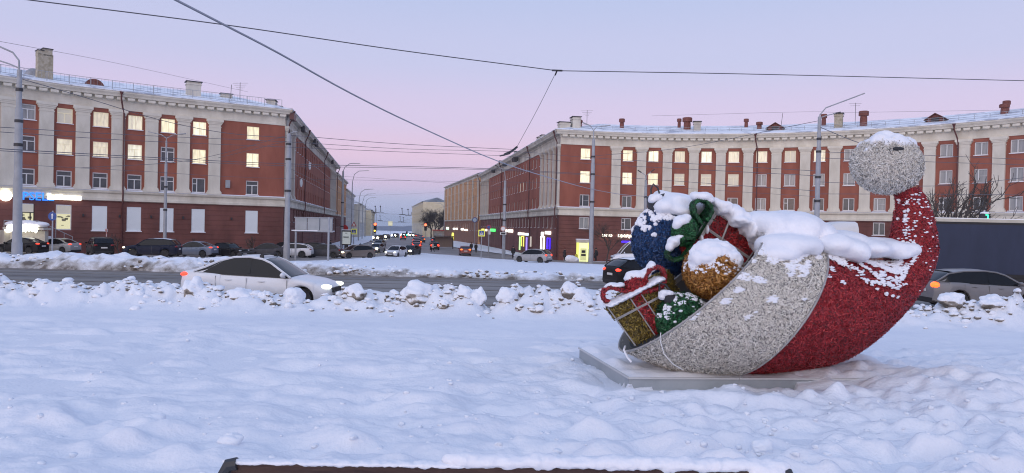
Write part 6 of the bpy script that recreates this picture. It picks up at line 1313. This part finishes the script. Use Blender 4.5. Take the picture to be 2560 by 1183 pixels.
b = MB(); c = P(1712, 578, 9.55); b.ell(c, (.17, .11, .19), 20, 14); me = b.mesh('bow_knot', T_GREEN[3], True); o = link('bow_knot', me, redbox); tinsel(me, T_GREEN, 3000, .04, .01, o)
loop_bow(redbox, [P(x, y, 9.5) for x, y in ((1728, 596), (1705, 596), (1680, 612), (1668, 634), (1682, 650), (1708, 642), (1728, 616))], .17, .018, T_GREEN)
q = P(1735, 612, 9.6); b = obox(q+Vector((-.12, 0, -.16)), Vector((.20, 0, .06)), Vector((0, .1, 0)), Vector((-.07, 0, .26))); me = b.mesh('ribbon_end', T_RED[3]); o = link('ribbon_end', me, redbox); tinsel(me, T_RED, 1200, .04, .01, o)
snow_on(redbox, [elG(1755, 492, 24, 14, .16, 9.62), elG(1738, 490, 14, 12, .14, 9.62), elG(1772, 500, 12, 12, .12, 9.62)], .018, .014, 8, 4)
snow_on(redbox, [elG(1706, 552, 24, 14, .13, 9.55), elG(1692, 562, 12, 14, .12, 9.52), elG(1716, 544, 12, 10, .1, 9.55)], .016, .012, 9, 4)
snow_on(redbox, [elG(1684, 604, 16, 14, .13, 9.48), elG(1674, 618, 9, 12, .1, 9.46), elG(1698, 592, 14, 7, .1, 9.5)], .016, .012, 9, 4)
snow_on(redbox, [elG(1800, 520, 26, 22, .32, 9.85), elG(1832, 538, 30, 24, .34, 9.85), elG(1862, 560, 28, 30, .34, 9.85), elG(1888, 586, 22, 36, .32, 9.82), elG(1898, 612, 14, 20, .2, 9.62), elG(1780, 508, 18, 16, .28, 9.85), elG(1852, 552, 30, 14, .2, 9.6), elG(1880, 580, 14, 26, .2, 9.6)], .026, .03, 8, 5)
snow_on(redbox, [elG(1754, 600, 5, 12, .05, 9.66), elG(1745, 610, 4, 8, .05, 9.64), elG(1768, 574, 4, 12, .05, 9.68)], .012, .006, 12, 2)

# ------------------------------------------------------------------ pedestal
ped = tag(empty('pedestal', (PA.x, PA.y, PTOP-.2)), 'low grey metal pedestal with snow under the hat', 'pedestal')
def pd(x, y, z): v = PDX*x+PDY*y; return Vector((v.x, v.y, z+.2))
b = MB(); v = [pd(x, y, z) for z in (-.30, 0) for x, y in ((0, 0), (3.5, 0), (3.5, 2.2), (0, 2.2))]; b.add(v, [(0, 1, 2, 3), (4, 5, 6, 7)]+[(i, (i+1) % 4, (i+1) % 4+4, i+4) for i in range(4)]); b.build('plinth', M_PLATEM, ped)
b = MB()
for a_, c_ in (((-.012, -.012), (1.4, -.012)), ((1.405, -.012), (2.45, -.012)), ((2.455, -.012), (3.5, -.012)), ((-.012, -.012), (-.012, 2.2))): 
    d_ = Vector((c_[0]-a_[0], c_[1]-a_[1], 0)); b.tube([pd(a_[0], a_[1], .0), pd(c_[0], c_[1], .0)], .016, 4)
b.build('edge_strip', mat('edge_strip', (.55, .56, .56), rough=.5), ped)
nx_, ny_ = 110, 60; V = []; 
for i in range(nx_):
    for j in range(ny_):
        x, y = 3.5*i/(nx_-1)-.005, 2.2*j/(ny_-1); e = min(1, min(x, y+.02, 2.2-y)/.12) if min(x, y+.02, 2.2-y) > 0 else 0
        z = .004+max(0, e)*(.035+.03*float(vnoise(x*2.3, y*2.3, 0, 91))+.02*float(vnoise(x*7, y*7, 0, 92)))
        V.append(pd(x, y, z))
link('snow_cap', np_mesh('snow_cap', np.array([tuple(v) for v in V]), grid_faces(nx_, ny_), M_SNOWCAP), ped)

# ------------------------------------------------------------------ bench in the foreground
bt = P(1275, 1160, 2.62); bn = tag(empty('park_bench', (bt.x, 2.62, 0), R(1.0)), 'snow covered park bench with dark wooden slats at the bottom edge', 'bench'); zt = bt.z
M_WOOD = mat('dark_wood', (.030, .012, .010), (.075, .035, .022), scale=14, rough=.6, stretch=(.15, 1, 1), bump=.3, bscale=30); hwid = 1.0
for i in range(4):
    b = MB(); b.box((0, -.02+.018*i, zt-.05-.115*i), (2*hwid, .03, .095)); b.build('back_slat', M_WOOD, bn)
for i in range(4):
    b = MB(); b.box((0, .15+.115*i, zt-.42), (2*hwid, .095, .03)); b.build('seat_slat', M_WOOD, bn)
for sx in (-hwid-.025, hwid+.025):
    b = MB(); b.tube([(sx*.955, -.03, zt-.006), (sx*.985, -.03, zt-.012), (sx, -.03, zt-.04), (sx, .02, zt-.38), (sx, .10, zt-.43), (sx, .55, zt-.43), (sx, .58, zt-.6), (sx, .60, -.25)], .024, 8); b.tube([(sx, .08, zt-.42), (sx, -.05, -.25)], .022, 8); b.build('leg', M_DARKM, bn, True)
es = []
for x in np.linspace(-.97, -.20, 14): es.append(((x, -.02, zt+.000), (.075, .030, .008+.004*rng.random())))
es2 = []
for x in np.linspace(-.18, .96, 22): es2.append(((x, -.01, zt+.010+.006*rng.random()), (.075, .040, .022+.006*rng.random())))
for x in (.93, .96): es2.append(((x, -.03, zt-.02), (.06, .035, .045)))
link('snow_cap', blob_mesh('snow_cap', es, .007, M_SNOWCAP, .004, 60, 2), bn); link('snow_cap', blob_mesh('snow_cap', es2, .009, M_SNOWCAP, .006, 30, 2), bn)

# ------------------------------------------------------------------ ploughed snow clumps
def chunk_mesh(name, rx_, ry_, rz_, seed, snowline=.15, rough_=.28):
    bm = bmesh.new(); bmesh.ops.create_icosphere(bm, subdivisions=4, radius=1); me = bpy.data.meshes.new(name); bm.to_mesh(me); bm.free()
    n = len(me.vertices); co = np.empty(n*3, np.float32); me.vertices.foreach_get('co', co); co = co.reshape(-1, 3).astype(float)
    d = 1+rough_*vnoise(co[:, 0]*1.3+seed*3.1, co[:, 1]*1.3, co[:, 2]*1.3, seed)+rough_*.55*vnoise(co[:, 0]*3+seed, co[:, 1]*3, co[:, 2]*3, seed+5)+rough_*.10*vnoise(co[:, 0]*8, co[:, 1]*8+seed, co[:, 2]*8, seed+9)
    co = co*d[:, None]; top_ = co[:, 2] > snowline+.15*vnoise(co[:, 0]*2.5, co[:, 1]*2.5, 0, seed+11); co[top_] *= 1.05
    vn = np.empty(n*3, np.float32); me.vertices.foreach_set('co', co.astype(np.float32).ravel()); me.update(); me.vertices.foreach_get('normal', vn); vn = vn.reshape(-1, 3)
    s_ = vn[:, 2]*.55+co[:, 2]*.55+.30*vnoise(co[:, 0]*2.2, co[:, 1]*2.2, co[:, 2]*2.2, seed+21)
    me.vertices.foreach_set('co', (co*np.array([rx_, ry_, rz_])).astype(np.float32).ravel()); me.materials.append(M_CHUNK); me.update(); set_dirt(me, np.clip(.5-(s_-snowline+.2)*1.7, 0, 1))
    me.polygons.foreach_set('use_smooth', np.full(len(me.polygons), True)); return me
CH = [(340, 742, 33, 34, .15, 'big round snow clump with brown underside left of the sedan'), (487, 728, 34, 31, .1, 'snow boulder in front of the sedan rear wheel'), (603, 745, 37, 27, .25, 'wide snow clump with brown base below the sedan rear door'), (662, 748, 22, 22, .2, 'small broken clump below the sedan front door'), (735, 742, 36, 25, -.4, 'smooth snow clump before the sedan front wheel'),
      (885, 738, 29, 27, .2, 'grey stained snow clump right of the sedan bumper'), (1042, 738, 46, 32, .05, 'largest smooth snow mound in the near bank right of the sedan'), (1160, 742, 30, 26, .1, 'lumpy clump cluster left of the gap in the bank'), (1195, 745, 24, 26, -.3, 'rounded clump at the left side of the gap'), (1268, 742, 30, 27, -.3, 'white clump at the right side of the gap'),
      (1390, 750, 20, 26, .4, 'brown marked clump below the black crossover, left of a pair'), (1422, 735, 22, 27, .5, 'brown marked clump below the black crossover, right of a pair'), (1452, 752, 28, 30, .1, 'snow clump with dark patches right of the brown pair'), (540, 752, 18, 18, .1, 'small snow clump between the boulder and the wide clump'), (220, 750, 22, 17, 0, 'low snow clump left of the big round one'), (830, 755, 16, 15, .2, 'small clump under the sedan headlight'),
      (60, 748, 34, 18, -.2, 'flat snow clump at the left edge of the near bank'), (130, 745, 26, 18, 0, 'snow clump second from the left edge'), (2380, 752, 34, 20, .0, 'low snow clump right of the hat under the silver crossover'), (2480, 758, 36, 20, -.1, 'low snow clump near the right edge under the silver crossover'), (1110, 765, 20, 17, .35, 'small brown chipped clump before the gap'), (1300, 772, 14, 13, .4, 'small dark chipped clump right of the gap foot')]
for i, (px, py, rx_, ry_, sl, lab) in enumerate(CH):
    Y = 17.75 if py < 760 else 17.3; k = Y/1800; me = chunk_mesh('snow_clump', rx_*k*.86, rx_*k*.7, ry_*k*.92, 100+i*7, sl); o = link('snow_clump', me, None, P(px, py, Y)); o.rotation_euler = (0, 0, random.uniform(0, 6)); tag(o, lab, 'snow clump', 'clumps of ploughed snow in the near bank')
# small rubble of both banks
def small_chunk(seed, dirty):
    bm = bmesh.new(); bmesh.ops.create_icosphere(bm, subdivisions=2, radius=1); v = np.array([tuple(x.co) for x in bm.verts]); f = np.array([[q.index for q in x.verts] for x in bm.faces]); bm.free()
    v = v*(1+.3*vnoise(v[:, 0]*1.5+seed, v[:, 1]*1.5, v[:, 2]*1.5, seed)+.15*vnoise(v[:, 0]*4, v[:, 1]*4+seed, v[:, 2]*4, seed+2))[:, None]; mi = np.clip(.5-(v[:, 2]+.3*vnoise(v[:, 0]*2, v[:, 1]*2, v[:, 2]*2, seed+4)-dirty)*1.2, 0, 1); return v, f, mi
protos = [small_chunk(s, d) for s, d in ((1, -.3), (2, .15), (3, .5), (4, -.6), (5, .9), (6, .0), (7, -3.0))]
def scatter(name, label, n, fn):
    VV, FF, MI, off = [], [], [], 0
    for i in range(n):
        p_, s_, kind = fn(i); v, f, mi = protos[kind]; a = rng.uniform(0, 6.28); c, s2 = math.cos(a), math.sin(a); w = v*np.array([s_*rng.uniform(.8, 1.5), s_, s_*rng.uniform(.6, .9)]); w = np.stack([w[:, 0]*c-w[:, 1]*s2, w[:, 0]*s2+w[:, 1]*c, w[:, 2]], 1)+np.array(p_); VV.append(w); FF.append(f+off); MI.append(mi); off += len(v)
    o = link(name, np_mesh(name, np.concatenate(VV), np.concatenate(FF), [M_CHUNK])); set_dirt(o.data, np.concatenate(MI))
    o['kind'] = 'stuff'; o['label'] = label; return o
def f_near(i):
    x = rng.uniform(-17, 17); y = rng.normal(17.95, .42); s_ = rng.uniform(.02, .085)*(1.6 if rng.random() < .12 else 1); return (x, y, field_z(x, y)+s_*.05), s_, rng.choice(6, p=(.34, .22, .12, .16, .04, .12))
scatter('snow_rubble', 'small lumps of ploughed snow along the near bank', 1700, f_near)
def f_med(i):
    x = rng.uniform(-38, 32); d_ = abs(rng.normal(.3, 1.5)); y = 42.0+d_+.2; s_ = rng.uniform(.04, .16); lt = 1/(1+math.exp((x+11)/3.0)); h = (.34+.38*lt)*(1-math.exp(-d_*1.6))*(math.exp(-max(0, d_-2.2)/4.5)*.9+.1); return (x, y, float(g(y))+h+s_*.3), s_, rng.choice(6, p=(.22, .2, .2, .08, .18, .12))
scatter('snow_rubble', 'small dirty lumps along the bank of the traffic island', 750, f_med)
def f_crumb(i):
    if i % 3: x = rng.normal(2.2, 2.6); y = rng.uniform(4.0, 8.6)
    else: y = rng.uniform(2.8, 13); x = rng.uniform(-.75, .75)*y
    k = np.searchsorted(fld_y, y); j = np.searchsorted(uu, x/(fld_y[min(k, nu-1)]+1.5)); s_ = rng.uniform(.008, .030); return (x, y, fld_z[min(k, nu-1), min(j, nv-1)]-s_*.15), s_, 6
scatter('snow_crumbs', 'crumbs of snow crust on the trampled snow', 700, f_crumb)
# a few icy lumps on the snow field
for px, py, r_, lab in ((383, 1060, 26, 'lone dirty edged snow lump on the foreground at left'), (575, 1118, 24, 'yellowish icy lump in front of the bench left end'), (1905, 1135, 22, 'icy snow lump beside the bench right end')):
    p_ = G(px, py+8); k = p_.y/1800; me = chunk_mesh('snow_lump', r_*k*1.2, r_*k, r_*k*.8, 500+px, -.75, .25); o = link('snow_lump', me, None, (p_.x, p_.y, field_z(p_.x, p_.y)+.02)); tag(o, lab, 'snow lump')

# ------------------------------------------------------------------ haze over the town
hz = MB(); hz.bbox((-2600, -90, -45), (2600, 4300, 45)); ho = hz.build('haze', [], None); ho['kind'] = 'stuff'
hm = bpy.data.materials.new('haze'); hm.use_nodes = True; nn = hm.node_tree.nodes; nn.clear(); out_ = nn.new('ShaderNodeOutputMaterial'); pv = nn.new('ShaderNodeVolumePrincipled'); pv.inputs['Color'].default_value = (.80, .86, .96, 1); pv.inputs['Density'].default_value = .00016; pv.inputs['Anisotropy'].default_value = .2
hm.node_tree.links.new(pv.outputs[0], out_.inputs['Volume']); ho.data.materials.clear(); ho.data.materials.append(hm)

# ------------------------------------------------------------------ put the origin of each composed thing at its base
for o in list(scene.objects):
    if o.type == 'EMPTY' and o.parent is None and o.location.length < 1e-6:
        lo = Vector((1e9,)*3); hi = -lo
        for c in o.children:
            if c.type != 'MESH' or c.rotation_euler.z or c.location.length > 1e-6: continue
            for v in c.bound_box: lo = Vector(map(min, lo, v)); hi = Vector(map(max, hi, v))
        if lo.x > 1e8: continue
        q = Vector(((lo.x+hi.x)/2, (lo.y+hi.y)/2, lo.z)); o.location = q
        for c in o.children: c.location = c.location-q
